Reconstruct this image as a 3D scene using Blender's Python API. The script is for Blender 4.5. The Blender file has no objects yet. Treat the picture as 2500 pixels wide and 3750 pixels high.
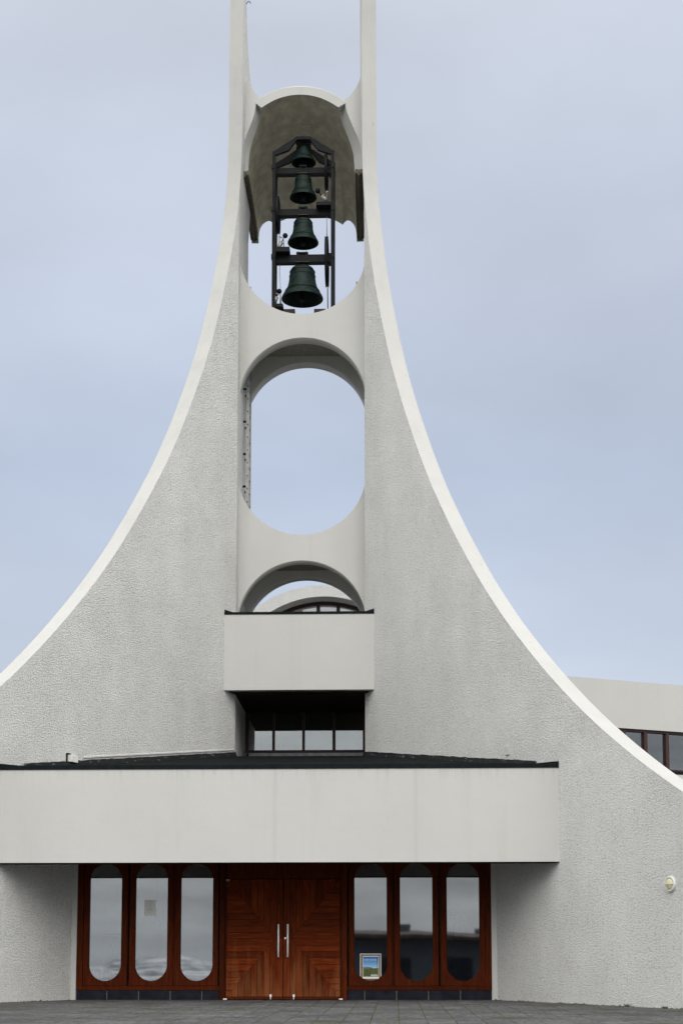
import bpy, math, random
from mathutils import Vector
R = math.radians
random.seed(7)
S = bpy.context.scene

# ------------------------------------------------------------------ camera
# f and principal point are those of the 2500 x 3750 photograph
F_PX, HOR, YAW, PITCH = 5979.0, 3590.0, R(1.8765), R(6.9712)
PPX, PPY = 1250.0, HOR - F_PX * math.tan(PITCH)
CAM = Vector((1.9402, -28.4, 0.337))
cd = bpy.data.cameras.new('camera'); cam = bpy.data.objects.new('camera', cd)
S.collection.objects.link(cam); S.camera = cam
cd.sensor_fit = 'VERTICAL'; cd.sensor_height = 36.0
cd.lens = F_PX / 3750 * 36.0
cd.shift_y = (PPY - 1875) / 3750
cd.clip_start = 0.1; cd.clip_end = 20000
cam.location = CAM; cam.rotation_euler = (R(90) + PITCH, 0, YAW)

# ------------------------------------------------------------------ sky and light
SUN_EL, SUN_AZ = R(46), R(8)          # azimuth from straight behind the camera towards the right
sun_dir = Vector((math.sin(SUN_AZ) * math.cos(SUN_EL), -math.cos(SUN_AZ) * math.cos(SUN_EL), math.sin(SUN_EL)))
w = bpy.data.worlds.new('World'); S.world = w; w.use_nodes = True
nt = w.node_tree; nt.nodes.clear()
N = nt.nodes.new; L = nt.links.new
out = N('ShaderNodeOutputWorld'); mix = N('ShaderNodeMixShader')
sky = N('ShaderNodeTexSky'); sky.sky_type = 'NISHITA'; sky.sun_disc = False
sky.sun_elevation = SUN_EL; sky.sun_rotation = R(180) - SUN_AZ
sky.air_density = 1.0; sky.dust_density = 3.0
b1 = N('ShaderNodeBackground'); b1.inputs['Strength'].default_value = 0.10
L(sky.outputs[0], b1.inputs['Color'])
tc = N('ShaderNodeTexCoord'); sep = N('ShaderNodeSeparateXYZ'); L(tc.outputs['Generated'], sep.inputs[0])
ramp = N('ShaderNodeValToRGB')         # cloud deck on the far side, behind the church
cr = ramp.color_ramp
cr.elements[0].position = 0.0;  cr.elements[0].color = (0.70, 0.76, 0.85, 1)
cr.elements[1].position = 1.0;  cr.elements[1].color = (0.95, 0.97, 1.00, 1)
e = cr.elements.new(0.30); e.color = (0.515, 0.588, 0.73, 1)
e = cr.elements.new(0.58); e.color = (0.68, 0.73, 0.83, 1)
L(sep.outputs['Z'], ramp.inputs[0])
ramp2 = N('ShaderNodeValToRGB')        # thinner, brighter cloud on the sun's side, behind the photographer
cr = ramp2.color_ramp
cr.elements[0].position = 0.0;  cr.elements[0].color = (0.52, 0.55, 0.60, 1)
cr.elements[1].position = 1.0;  cr.elements[1].color = (1.10, 1.10, 1.08, 1)
e = cr.elements.new(0.15); e.color = (0.62, 0.64, 0.67, 1)
e = cr.elements.new(0.32); e.color = (2.02, 2.02, 2.00, 1)
e = cr.elements.new(0.70); e.color = (2.02, 2.02, 2.00, 1)
L(sep.outputs['Z'], ramp2.inputs[0])
side = N('ShaderNodeMapRange'); side.interpolation_type = 'SMOOTHSTEP'
side.inputs[1].default_value = 0.78; side.inputs[2].default_value = 0.15
L(sep.outputs['Y'], side.inputs[0])
sky_mix = N('ShaderNodeMix'); sky_mix.data_type = 'RGBA'
L(side.outputs[0], sky_mix.inputs[0]); L(ramp.outputs[0], sky_mix.inputs[6]); L(ramp2.outputs[0], sky_mix.inputs[7])
cn = N('ShaderNodeTexNoise'); cn.inputs['Scale'].default_value = 3.2; cn.inputs['Detail'].default_value = 5
mp = N('ShaderNodeMapping'); mp.inputs['Scale'].default_value = (1, 1, 2.2)
L(tc.outputs['Generated'], mp.inputs[0]); L(mp.outputs[0], cn.inputs['Vector'])
cm = N('ShaderNodeMapRange'); cm.inputs[1].default_value = 0.3; cm.inputs[2].default_value = 0.7
cm.inputs[3].default_value = 0.90; cm.inputs[4].default_value = 1.10
L(cn.outputs[0], cm.inputs[0])
cn2 = N('ShaderNodeTexNoise'); cn2.inputs['Scale'].default_value = 4.0; cn2.inputs['Detail'].default_value = 6; cn2.inputs['Roughness'].default_value = 0.6
mp2 = N('ShaderNodeMapping'); mp2.inputs['Scale'].default_value = (1, 1, 6.0)
L(tc.outputs['Generated'], mp2.inputs[0]); L(mp2.outputs[0], cn2.inputs['Vector'])
cm2 = N('ShaderNodeMapRange'); cm2.inputs[1].default_value = 0.36; cm2.inputs[2].default_value = 0.64
cm2.inputs[3].default_value = 0.62; cm2.inputs[4].default_value = 1.22
L(cn2.outputs[0], cm2.inputs[0])
cms = N('ShaderNodeMix'); cms.data_type = 'FLOAT'
L(side.outputs[0], cms.inputs[0]); L(cm.outputs[0], cms.inputs[2]); L(cm2.outputs[0], cms.inputs[3])
b2 = N('ShaderNodeBackground'); L(sky_mix.outputs[2], b2.inputs['Color']); L(cms.outputs[0], b2.inputs['Strength'])
mix.inputs[0].default_value = 0.94
L(b1.outputs[0], mix.inputs[1]); L(b2.outputs[0], mix.inputs[2]); L(mix.outputs[0], out.inputs[0])

sl = bpy.data.lights.new('sun', 'SUN'); sl.energy = 1.5; sl.angle = R(50); sl.color = (1.0, 0.965, 0.91)
so = bpy.data.objects.new('sun', sl); S.collection.objects.link(so)
so.rotation_euler = sun_dir.to_track_quat('Z', 'Y').to_euler(); so.location = (0, -20, 40)

S.view_settings.view_transform = 'Standard'; S.view_settings.look = 'None'
S.view_settings.exposure = 0.0; S.view_settings.gamma = 1.0
S.render.engine = 'CYCLES'

# ------------------------------------------------------------------ materials
def new_mat(name):
    m = bpy.data.materials.new(name); m.use_nodes = True
    n = m.node_tree; n.nodes.clear()
    o = n.nodes.new('ShaderNodeOutputMaterial'); p = n.nodes.new('ShaderNodeBsdfPrincipled')
    n.links.new(p.outputs[0], o.inputs[0])
    return m, n, p, o
def tex_pos(n, scale=(1, 1, 1), obj=False):
    if obj:
        g = n.nodes.new('ShaderNodeTexCoord'); src = g.outputs['Object']
    else:
        g = n.nodes.new('ShaderNodeNewGeometry'); src = g.outputs['Position']
    mp = n.nodes.new('ShaderNodeMapping'); mp.inputs['Scale'].default_value = scale
    n.links.new(src, mp.inputs[0]); return mp.outputs[0]
def noise(n, vec, scale, detail=4, rough=0.55):
    t = n.nodes.new('ShaderNodeTexNoise'); t.inputs['Scale'].default_value = scale
    t.inputs['Detail'].default_value = detail; t.inputs['Roughness'].default_value = rough
    n.links.new(vec, t.inputs['Vector']); return t.outputs[0]
def ramp_of(n, fac, stops):
    r = n.nodes.new('ShaderNodeValToRGB'); c = r.color_ramp
    while len(c.elements) < len(stops): c.elements.new(0.5)
    for el, (p, col) in zip(c.elements, stops):
        el.position = p; el.color = (*col, 1) if len(col) == 3 else col
    n.links.new(fac, r.inputs[0]); return r.outputs[0]
def mixc(n, fac, a, b, blend='MIX'):
    m = n.nodes.new('ShaderNodeMix'); m.data_type = 'RGBA'; m.blend_type = blend
    for sock, v in ((m.inputs[0], fac), (m.inputs[6], a), (m.inputs[7], b)):
        if isinstance(v, (int, float)): sock.default_value = v
        elif isinstance(v, tuple): sock.default_value = (*v, 1)
        else: n.links.new(v, sock)
    return m.outputs[2]
def math_(n, op, a, b=None):
    m = n.nodes.new('ShaderNodeMath'); m.operation = op
    for sock, v in ((m.inputs[0], a), (m.inputs[1], b)):
        if v is None: continue
        if isinstance(v, (int, float)): sock.default_value = v
        else: n.links.new(v, sock)
    return m.outputs[0]
def bump(n, p, h, strength, dist):
    b = n.nodes.new('ShaderNodeBump'); b.inputs['Strength'].default_value = strength
    b.inputs['Distance'].default_value = dist
    n.links.new(h, b.inputs['Height']); n.links.new(b.outputs[0], p.inputs['Normal'])

def mat_plain(name, col, rough=0.6, metal=0.0, var=0.12, scale=9.0, spec=0.5, bmp=0.0):
    m, n, p, o = new_mat(name)
    v = noise(n, tex_pos(n), scale, 5)
    k = ramp_of(n, v, [(0.3, tuple(c * (1 - var) for c in col)), (0.7, tuple(min(1, c * (1 + var)) for c in col))])
    n.links.new(k, p.inputs['Base Color']); p.inputs['Roughness'].default_value = rough
    p.inputs['Metallic'].default_value = metal; p.inputs['Specular IOR Level'].default_value = spec
    if bmp: bump(n, p, v, 0.5, bmp)
    return m

def mat_render(name, smooth=False, dirt=0.0, drip_z=None):
    """white-painted spatter render (rough) or trowelled render (smooth)"""
    m, n, p, o = new_mat(name)
    pos = tex_pos(n)
    big = noise(n, pos, 0.55, 4)
    mid = noise(n, pos, 4.0, 4)
    fine = noise(n, pos, 40.0, 3)
    p.inputs['Roughness'].default_value = 0.85; p.inputs['Specular IOR Level'].default_value = 0.2
    if smooth:
        c = ramp_of(n, big, [(0.3, (0.520, 0.520, 0.500)), (0.7, (0.560, 0.560, 0.540))])
        spots = ramp_of(n, noise(n, pos, 7.0, 6, 0.7), [(0.66, (1, 1, 1)), (0.78, (0.86, 0.86, 0.84))])
        c = mixc(n, 1.0, c, spots, 'MULTIPLY')
        st = noise(n, tex_pos(n, (2.6, 2.6, 0.16)), 1.0, 6, 0.65)          # rain streaks
        streak = ramp_of(n, st, [(0.55, (1, 1, 1)), (0.75, (0.93, 0.935, 0.915))])
        c = mixc(n, 1.0, c, streak, 'MULTIPLY')
        if dirt:                                              # weathered coping: grey bloom and dark smudges
            g1 = ramp_of(n, noise(n, pos, 1.1, 6, 0.68), [(0.40, (1, 1, 1)), (0.70, (1-dirt, 1-dirt, 1-dirt*0.95))])
            g2 = ramp_of(n, noise(n, tex_pos(n, (9, 9, 3)), 1.0, 6, 0.7), [(0.62, (1, 1, 1)), (0.76, (0.74, 0.74, 0.72))])
            c = mixc(n, 1.0, c, g1, 'MULTIPLY')
            if not drip_z: c = mixc(n, 1.0, c, g2, 'MULTIPLY')
        if drip_z:                                            # algae runs under the metal edge and two faint board joints
            sx = n.nodes.new('ShaderNodeSeparateXYZ'); n.links.new(pos, sx.inputs[0])
            mr = n.nodes.new('ShaderNodeMapRange'); mr.inputs[1].default_value = drip_z-0.34; mr.inputs[2].default_value = drip_z
            n.links.new(sx.outputs[2], mr.inputs[0])
            dn = noise(n, tex_pos(n, (14, 1, 1.2)), 1.0, 5, 0.7)
            dm = math_(n, 'MULTIPLY', math_(n, 'MULTIPLY', mr.outputs[0], mr.outputs[0]), ramp_of(n, dn, [(0.50, (0, 0, 0)), (0.66, (1, 1, 1))]))
            c = mixc(n, math_(n, 'MULTIPLY', dm, 0.5), c, (0.33, 0.36, 0.27))
            for xj in (-0.02, 2.28):
                d = math_(n, 'ABSOLUTE', math_(n, 'SUBTRACT', sx.outputs[0], xj))
                d = math_(n, 'ADD', d, math_(n, 'MULTIPLY', math_(n, 'SUBTRACT', noise(n, tex_pos(n, (2, 1, 3)), 1.0, 4), 0.5), 0.05))
                jm = ramp_of(n, d, [(0.0, (0.13, 0.13, 0.13)), (0.055, (0, 0, 0))])
                c = mixc(n, jm, c, (0.25, 0.26, 0.25))
        n.links.new(c, p.inputs['Base Color'])
        bump(n, p, math_(n, 'ADD', math_(n, 'MULTIPLY', mid, 1.0), math_(n, 'MULTIPLY', fine, 0.35)), 0.35, 0.010)
    else:
        grain = noise(n, tex_pos(n, (1, 1, 1.25)), 30.0, 6, 0.72)
        vo = n.nodes.new('ShaderNodeTexVoronoi'); vo.feature = 'F1'; vo.inputs['Scale'].default_value = 44.0
        vadd = n.nodes.new('ShaderNodeVectorMath'); vadd.operation = 'ADD'
        cmb = n.nodes.new('ShaderNodeCombineXYZ'); wv = noise(n, pos, 23.0, 3)
        for i in range(3): n.links.new(math_(n, 'MULTIPLY', wv, 0.06), cmb.inputs[i])
        n.links.new(pos, vadd.inputs[0]); n.links.new(cmb.outputs[0], vadd.inputs[1]); n.links.new(vadd.outputs[0], vo.inputs['Vector'])
        lump = math_(n, 'SUBTRACT', 1.0, vo.outputs['Distance'])
        patch = ramp_of(n, noise(n, pos, 1.3, 5, 0.65), [(0.30, (0.72, 0.72, 0.72)), (0.60, (1, 1, 1))])
        h = math_(n, 'MULTIPLY', math_(n, 'ADD', math_(n, 'MULTIPLY', lump, 0.35), math_(n, 'MULTIPLY', grain, 1.1)), patch)
        c = ramp_of(n, big, [(0.3, (0.840, 0.842, 0.822)), (0.7, (0.870, 0.872, 0.852))])
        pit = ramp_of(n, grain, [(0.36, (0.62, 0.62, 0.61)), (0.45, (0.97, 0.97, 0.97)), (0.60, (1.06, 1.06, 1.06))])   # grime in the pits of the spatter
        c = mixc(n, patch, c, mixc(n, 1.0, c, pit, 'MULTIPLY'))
        wash = ramp_of(n, noise(n, tex_pos(n, (1.2, 1.2, 0.35)), 1.0, 5, 0.6), [(0.45, (1, 1, 1)), (0.75, (0.93, 0.93, 0.915))])
        c = mixc(n, 1.0, c, wash, 'MULTIPLY')
        n.links.new(c, p.inputs['Base Color'])
        bump(n, p, h, 1.0, 0.050)
    return m

def mat_wood(name, grain, dark=1.0, weather=False):
    m, n, p, o = new_mat(name)
    sc = {'x': (1.0, 12, 12), 'z': (12, 12, 1.0)}[grain]
    pos = tex_pos(n, sc)
    g = noise(n, pos, 3.2, 7, 0.65)
    geo = n.nodes.new('ShaderNodeNewGeometry')
    base = ramp_of(n, g, [(0.28, (0.060 * dark, 0.0085 * dark, 0.0014 * dark)), (0.55, (0.130 * dark, 0.021 * dark, 0.0030 * dark)), (0.80, (0.225 * dark, 0.048 * dark, 0.008 * dark))])
    isl = n.nodes.new('ShaderNodeMapRange'); isl.inputs[3].default_value = 0.66; isl.inputs[4].default_value = 1.36
    n.links.new(geo.outputs['Random Per Island'], isl.inputs[0])
    cmb = n.nodes.new('ShaderNodeCombineColor')
    for i in range(3): n.links.new(isl.outputs[0], cmb.inputs[i])
    c = mixc(n, 1.0, base, cmb.outputs[0], 'MULTIPLY')
    # weathered, bleached lower ends
    wz = n.nodes.new('ShaderNodeSeparateXYZ'); n.links.new(geo.outputs['Position'], wz.inputs[0])
    wr = noise(n, tex_pos(n, (9, 9, 1.2)), 1.0, 5)
    if weather:
        low = ramp_of(n, math_(n, 'SUBTRACT', wr, math_(n, 'MULTIPLY', wz.outputs[2], 0.40)), [(0.22, (0, 0, 0)), (0.62, (0.55, 0.55, 0.55))])
        c = mixc(n, low, c, (0.30, 0.115, 0.045))
    n.links.new(c, p.inputs['Base Color'])
    p.inputs['Roughness'].default_value = 0.55; p.inputs['Specular IOR Level'].default_value = 0.06
    bump(n, p, g, 0.25, 0.003)
    return m

def mat_glass(name, refl=0.5, tint=(0.80, 0.84, 0.88)):
    """coated glazing: mirrors the sky, lets the rest through"""
    m, n, p, o = new_mat(name)
    n.nodes.remove(p)
    g = n.nodes.new('ShaderNodeBsdfGlossy'); g.inputs['Roughness'].default_value = 0.02
    g.inputs['Color'].default_value = (*tint, 1)
    t = n.nodes.new('ShaderNodeBsdfTransparent'); t.inputs['Color'].default_value = (0.90, 0.92, 0.92, 1)
    ms = n.nodes.new('ShaderNodeMixShader'); ms.inputs[0].default_value = refl
    n.links.new(t.outputs[0], ms.inputs[1]); n.links.new(g.outputs[0], ms.inputs[2]); n.links.new(ms.outputs[0], o.inputs[0])
    b = n.nodes.new('ShaderNodeBump'); b.inputs['Strength'].default_value = 0.05; b.inputs['Distance'].default_value = 0.01
    n.links.new(noise(n, tex_pos(n), 1.3, 2), b.inputs['Height']); n.links.new(b.outputs[0], g.inputs['Normal'])
    return m

M = {}
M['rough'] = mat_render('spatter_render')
M['smooth'] = mat_render('smooth_render', True)
M['coping'] = mat_render('coping_paint', True, 0.10)
M['canopy'] = mat_render('canopy_paint', True, 0.06, 3.80)
M['wood_h'] = mat_wood('wood_horizontal', 'x', 1.0, True); M['wood_v'] = mat_wood('wood_vertical', 'z', 1.0, True)
M['wood_d'] = mat_wood('wood_frame', 'z', 0.55)
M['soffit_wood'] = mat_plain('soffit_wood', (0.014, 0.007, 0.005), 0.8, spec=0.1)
M['maroon'] = mat_plain('maroon_frame', (0.040, 0.009, 0.007), 0.45)
M['glass'] = mat_glass('coated_glass', 0.38, (0.86, 0.88, 0.88))
M['glass_d'] = mat_glass('dark_glass', 0.20)
M['bitumen'] = mat_plain('bitumen', (0.0065, 0.008, 0.009), 0.85, var=0.5, scale=5, spec=0.05, bmp=0.01)
M['flash'] = mat_plain('flashing', (0.006, 0.010, 0.011), 0.7, var=0.4, spec=0.1)
def mat_flash_old():
    m, n, p, o = new_mat('torn_flashing')
    v = noise(n, tex_pos(n, (9, 9, 22)), 1.0, 4, 0.6)
    c = ramp_of(n, v, [(0.60, (0.010, 0.012, 0.013)), (0.70, (0.16, 0.16, 0.155))])
    n.links.new(c, p.inputs['Base Color']); p.inputs['Roughness'].default_value = 0.8; p.inputs['Specular IOR Level'].default_value = 0.2
    return m
M['flash_old'] = mat_flash_old()
M['recess'] = mat_plain('recess_shade', (0.030, 0.024, 0.018), 0.8, spec=0.1)  # deep shade of the recess painted in as a near-black colour
M['concrete'] = mat_plain('bare_concrete', (0.23, 0.22, 0.18), 0.9, var=0.2, scale=18, spec=0.2, bmp=0.02)
M['slate'] = mat_plain('slate', (0.013, 0.014, 0.022), 0.7, var=0.45, scale=7, spec=0.12)
M['steel'] = mat_plain('brushed_steel', (0.92, 0.92, 0.90), 0.30, 0.0, 0.03)
M['white'] = mat_plain('white_paint', (0.72, 0.72, 0.69), 0.5, var=0.06)
M['bronze'] = mat_plain('dark_bronze', (0.006, 0.018, 0.015), 0.6, 0.1, 0.75, 9, spec=0.25)
M['iron'] = mat_plain('dark_iron', (0.007, 0.008, 0.010), 0.65, 0.0, 0.3, spec=0.2)
M['rust'] = mat_plain('rusty_steel', (0.045, 0.030, 0.022), 0.7, 0.2, 0.4, 20)
M['plank'] = mat_plain('old_plank', (0.115, 0.098, 0.068), 0.85, var=0.3, scale=14)
M['galv'] = mat_plain('galvanised', (0.36, 0.36, 0.35), 0.5, 0.4, 0.2)
M['dark'] = mat_plain('interior_floor', (0.30, 0.28, 0.25), 0.7)
M['lobby'] = mat_plain('lobby_paint', (0.36, 0.35, 0.33), 0.9, var=0.04)
M['dim'] = mat_plain('interior_wall', (0.13, 0.125, 0.12), 0.9)
M['paper'] = mat_plain('paper', (0.90, 0.92, 0.87), 0.8, var=0.03)
M['ink'] = mat_plain('grey_print', (0.55, 0.56, 0.55), 0.8)
M['cream'] = mat_plain('cream_lens', (0.62, 0.58, 0.38), 0.3, var=0.06)
M['lampbody'] = mat_plain('lamp_body', (0.66, 0.65, 0.61), 0.35, 0.0, 0.06)
M['greenleaf'] = mat_plain('leaf', (0.03, 0.05, 0.02), 0.6)
M['weed'] = mat_plain('weed', (0.05, 0.06, 0.025), 0.7, var=0.4)
M['purple'] = mat_plain('purple_cloth', (0.06, 0.03, 0.10), 0.9)
M['tan'] = mat_plain('tan_wood', (0.22, 0.15, 0.09), 0.6, var=0.2, scale=20)
M['roofmetal'] = mat_plain('metal_roof', (0.05, 0.03, 0.03), 0.8, spec=0.1)
M['cladding'] = mat_plain('dark_cladding', (0.050, 0.055, 0.065), 0.7)

def mat_paving():
    m, n, p, o = new_mat('concrete_paving')
    geo = n.nodes.new('ShaderNodeNewGeometry')
    mp = n.nodes.new('ShaderNodeMapping'); mp.inputs['Rotation'].default_value = (0, 0, R(90))
    n.links.new(geo.outputs['Position'], mp.inputs[0])
    wob = noise(n, tex_pos(n), 3.0, 3)
    va = n.nodes.new('ShaderNodeVectorMath'); va.operation = 'ADD'
    cmb = n.nodes.new('ShaderNodeCombineXYZ'); wv = math_(n, 'MULTIPLY', math_(n, 'SUBTRACT', wob, 0.5), 0.03)
    n.links.new(wv, cmb.inputs[0]); n.links.new(wv, cmb.inputs[1])
    n.links.new(mp.outputs[0], va.inputs[0]); n.links.new(cmb.outputs[0], va.inputs[1])
    br = n.nodes.new('ShaderNodeTexBrick'); br.inputs['Scale'].default_value = 1.0
    br.offset = 0.5; br.inputs['Brick Width'].default_value = 0.33; br.inputs['Row Height'].default_value = 0.33
    br.inputs['Mortar Size'].default_value = 0.007; br.inputs['Mortar Smooth'].default_value = 0.4
    br.inputs['Color1'].default_value = (0.080, 0.080, 0.084, 1); br.inputs['Color2'].default_value = (0.110, 0.110, 0.114, 1)
    br.inputs['Mortar'].default_value = (0.034, 0.034, 0.030, 1); br.inputs['Bias'].default_value = -0.1
    n.links.new(va.outputs[0], br.inputs['Vector'])
    pos = tex_pos(n)
    stain = ramp_of(n, noise(n, pos, 0.9, 6, 0.65), [(0.30, (0.62, 0.62, 0.63)), (0.68, (1.20, 1.20, 1.18))])
    grit = ramp_of(n, noise(n, tex_pos(n, (1.3, 0.8, 1)), 13.0, 7, 0.78), [(0.36, (0.40, 0.40, 0.40)), (0.64, (1.7, 1.7, 1.7))])
    c = mixc(n, 1.0, mixc(n, 1.0, br.outputs['Color'], stain, 'MULTIPLY'), grit, 'MULTIPLY')
    mo = noise(n, pos, 0.8, 4); mo2 = noise(n, pos, 9.0, 4)
    moss = math_(n, 'MULTIPLY', br.outputs['Fac'], math_(n, 'GREATER_THAN', math_(n, 'ADD', mo, math_(n, 'MULTIPLY', mo2, 0.5)), 0.70))
    c = mixc(n, moss, c, (0.085, 0.082, 0.026))
    patch = math_(n, 'MULTIPLY', math_(n, 'GREATER_THAN', math_(n, 'ADD', noise(n, pos, 1.3, 5), math_(n, 'MULTIPLY', mo2, 0.6)), 0.92), 0.7)
    c = mixc(n, patch, c, (0.055, 0.055, 0.025))
    n.links.new(c, p.inputs['Base Color']); p.inputs['Roughness'].default_value = 0.85
    p.inputs['Specular IOR Level'].default_value = 0.15
    hh = math_(n, 'SUBTRACT', math_(n, 'MULTIPLY', noise(n, pos, 30.0, 4, 0.7), 0.25), br.outputs['Fac'])
    bump(n, p, hh, 1.0, 0.02)
    return m
M['paving'] = mat_paving()
def mat_hill():
    m, n, p, o = new_mat('snowy_hill')
    geo = n.nodes.new('ShaderNodeNewGeometry'); pos = tex_pos(n, (0.022, 0.022, 0.075))
    v = noise(n, pos, 1.0, 6, 0.65)
    c = ramp_of(n, v, [(0.47, (0.030, 0.036, 0.050)), (0.53, (0.50, 0.53, 0.58))])
    n.links.new(c, p.inputs['Base Color']); p.inputs['Roughness'].default_value = 0.9
    return m
M['hill'] = mat_hill()

# ------------------------------------------------------------------ mesh helpers
class MB:
    def __init__(s): s.v = []; s.f = []; s.m = []; s.sm = []
    def face(s, idx, mi=0, smooth=False): s.f.append(tuple(idx)); s.m.append(mi); s.sm.append(smooth)
    def add(s, pts):
        b = len(s.v); s.v += [tuple(p) for p in pts]; return b
    def box(s, lo, hi, mi=0):
        x0, y0, z0 = lo; x1, y1, z1 = hi
        b = s.add([(x0,y0,z0),(x1,y0,z0),(x1,y1,z0),(x0,y1,z0),(x0,y0,z1),(x1,y0,z1),(x1,y1,z1),(x0,y1,z1)])
        for q in ((0,3,2,1),(4,5,6,7),(0,1,5,4),(1,2,6,5),(2,3,7,6),(3,0,4,7)): s.face([b+i for i in q], mi)
    def prism(s, poly, fa, fb, mi=0, side=None):
        """poly: list of 2d points; fa / fb map a 2d point to the two 3d ends"""
        n = len(poly); a = s.add([fa(p) for p in poly]); b = s.add([fb(p) for p in poly])
        s.face([a+i for i in range(n)], mi); s.face([b+i for i in reversed(range(n))], mi)
        for i in range(n):
            j = (i+1) % n; s.face((a+j, a+i, b+i, b+j), mi if side is None else side)
    def prism_xz(s, poly, y0, y1, mi=0): s.prism(poly, lambda p: (p[0], y0, p[1]), lambda p: (p[0], y1, p[1]), mi)
    def prism_xy(s, poly, z0, z1, mi=0): s.prism(poly, lambda p: (p[0], p[1], z0), lambda p: (p[0], p[1], z1), mi)
    def loft(s, rings, closed=True, mi=0, smooth=False, caps=False):
        n = len(rings[0]); bs = [s.add(r) for r in rings]
        for a, b in zip(bs, bs[1:]):
            for i in range(n if closed else n-1):
                j = (i+1) % n; s.face((a+i, a+j, b+j, b+i), mi, smooth)
        if caps:
            s.face([bs[0]+i for i in reversed(range(n))], mi); s.face([bs[-1]+i for i in range(n)], mi)
        return bs
    def tube(s, pts, r, n=8, mi=0, smooth=True):
        pts = [Vector(p) for p in pts]; rings = []
        for i, p in enumerate(pts):
            t = (pts[min(i+1, len(pts)-1)] - pts[max(i-1, 0)]).normalized()
            u = t.cross(Vector((0, 0, 1)) if abs(t.z) < 0.9 else Vector((1, 0, 0))).normalized(); v = t.cross(u)
            rr = r[i] if isinstance(r, (list, tuple)) else r
            rings.append([p + (u*math.cos(2*math.pi*k/n) + v*math.sin(2*math.pi*k/n))*rr for k in range(n)])
        s.loft(rings, True, mi, smooth, True)
    def lathe(s, prof, c, n=32, mi=0, axis='z', smooth=True):
        rings = []
        for r, h in prof:
            ring = []
            for k in range(n):
                a = 2*math.pi*k/n; x, y = r*math.cos(a), r*math.sin(a)
                ring.append({'z': (c[0]+x, c[1]+y, c[2]+h), 'x': (c[0]+h, c[1]+x, c[2]+y), 'y': (c[0]+x, c[1]+h, c[2]+y)}[axis])
            rings.append(ring)
        s.loft(rings, True, mi, smooth)
    def build(s, name, mats, parent=None, bevel=0.0):
        me = bpy.data.meshes.new(name); me.from_pydata(s.v, [], s.f)
        for i, poly in enumerate(me.polygons): poly.material_index = s.m[i]; poly.use_smooth = s.sm[i]
        for m in (mats if isinstance(mats, (list, tuple)) else [mats]): me.materials.append(m)
        import bmesh
        bm = bmesh.new(); bm.from_mesh(me); bmesh.ops.recalc_face_normals(bm, faces=bm.faces); bm.to_mesh(me); bm.free()
        o = bpy.data.objects.new(name, me); S.collection.objects.link(o)
        if parent:
            o.parent = parent
            pm = parent.matrix_basis.translation if True else None
            p = parent
            off = Vector((0, 0, 0))
            while p: off += p.location; p = p.parent
            o.location = -off + o.location
        if bevel:
            b = o.modifiers.new('bevel', 'BEVEL'); b.width = bevel; b.segments = 2; b.limit_method = 'ANGLE'; b.angle_limit = R(50)
        return o
def tag(o, label=None, cat=None, group=None, kind=None):
    if label: o['label'] = label
    if cat: o['category'] = cat
    if group: o['group'] = group
    if kind: o['kind'] = kind
    return o
def empty(name, loc, label, cat, group=None):
    o = bpy.data.objects.new(name, None); S.collection.objects.link(o); o.location = loc; o.empty_display_size = 0.3
    return tag(o, label, cat, group)

def ray(px, py):
    cy, sy, cp, sp = math.cos(YAW), math.sin(YAW), math.cos(PITCH), math.sin(PITCH)
    fw = Vector((-sy*cp, cy*cp, sp)); rt = Vector((cy, sy, 0)); up = rt.cross(fw)
    return fw + rt*((px-PPX)/F_PX) + up*((PPY-py)/F_PX)
def at(px, py, Y):
    """real point on the plane y = Y that the photo shows at (px, py); used to measure the building off the photograph"""
    r = ray(px, py); return CAM + r*((Y-CAM.y)/r.y)

# ------------------------------------------------------------------ church: measured dimensions (metres)
X0, Y0, SLOPE, TH = 1.3386, 4.7507, 2.0255, 0.3397          # inner end and plan slope of the splayed walls
DX, DY = 1/math.hypot(1, SLOPE), -SLOPE/math.hypot(1, SLOPE) # along the wall, outwards and forwards
NX, NY = -DY, DX                                              # across the wall, towards the back
def wallx(y): return X0 + (Y0-y)/SLOPE
POLY = [8.83e-07, -6.8757e-05, 0.002237819, -0.039611037, 0.44429854, -3.719575485, 18.849997223]
def poly_s(z):
    v = 0.0
    for c in POLY: v = v*z + c
    return v
S17, D17 = poly_s(17.0), (poly_s(17.0)-poly_s(16.98))/0.02
def s_curve(z):
    if z > 17.0: return -0.100 + (0.100+S17)*math.exp((z-17.0)*D17/(0.100+S17))
    v = 0.0
    for c in POLY: v = v*z + c
    return v
def s_in(z):
    if z > 17.0: return min(0.0, -0.205 + (0.205+S17)*math.exp((z-17.0)*D17/(0.205+S17)))
    return min(0.0, s_curve(z))
Y_SLAB, T_SLAB, Y_BACK = 5.25, 0.36, 6.67
Y_CAN = -1.87
Z_SOF = 2.52
Z_CB, Z_CT = 2.247, 3.795

church = empty('church', (0, 0, 0), 'white concrete church with a flaring bell tower, wooden doors and a long blank canopy', 'church')

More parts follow.
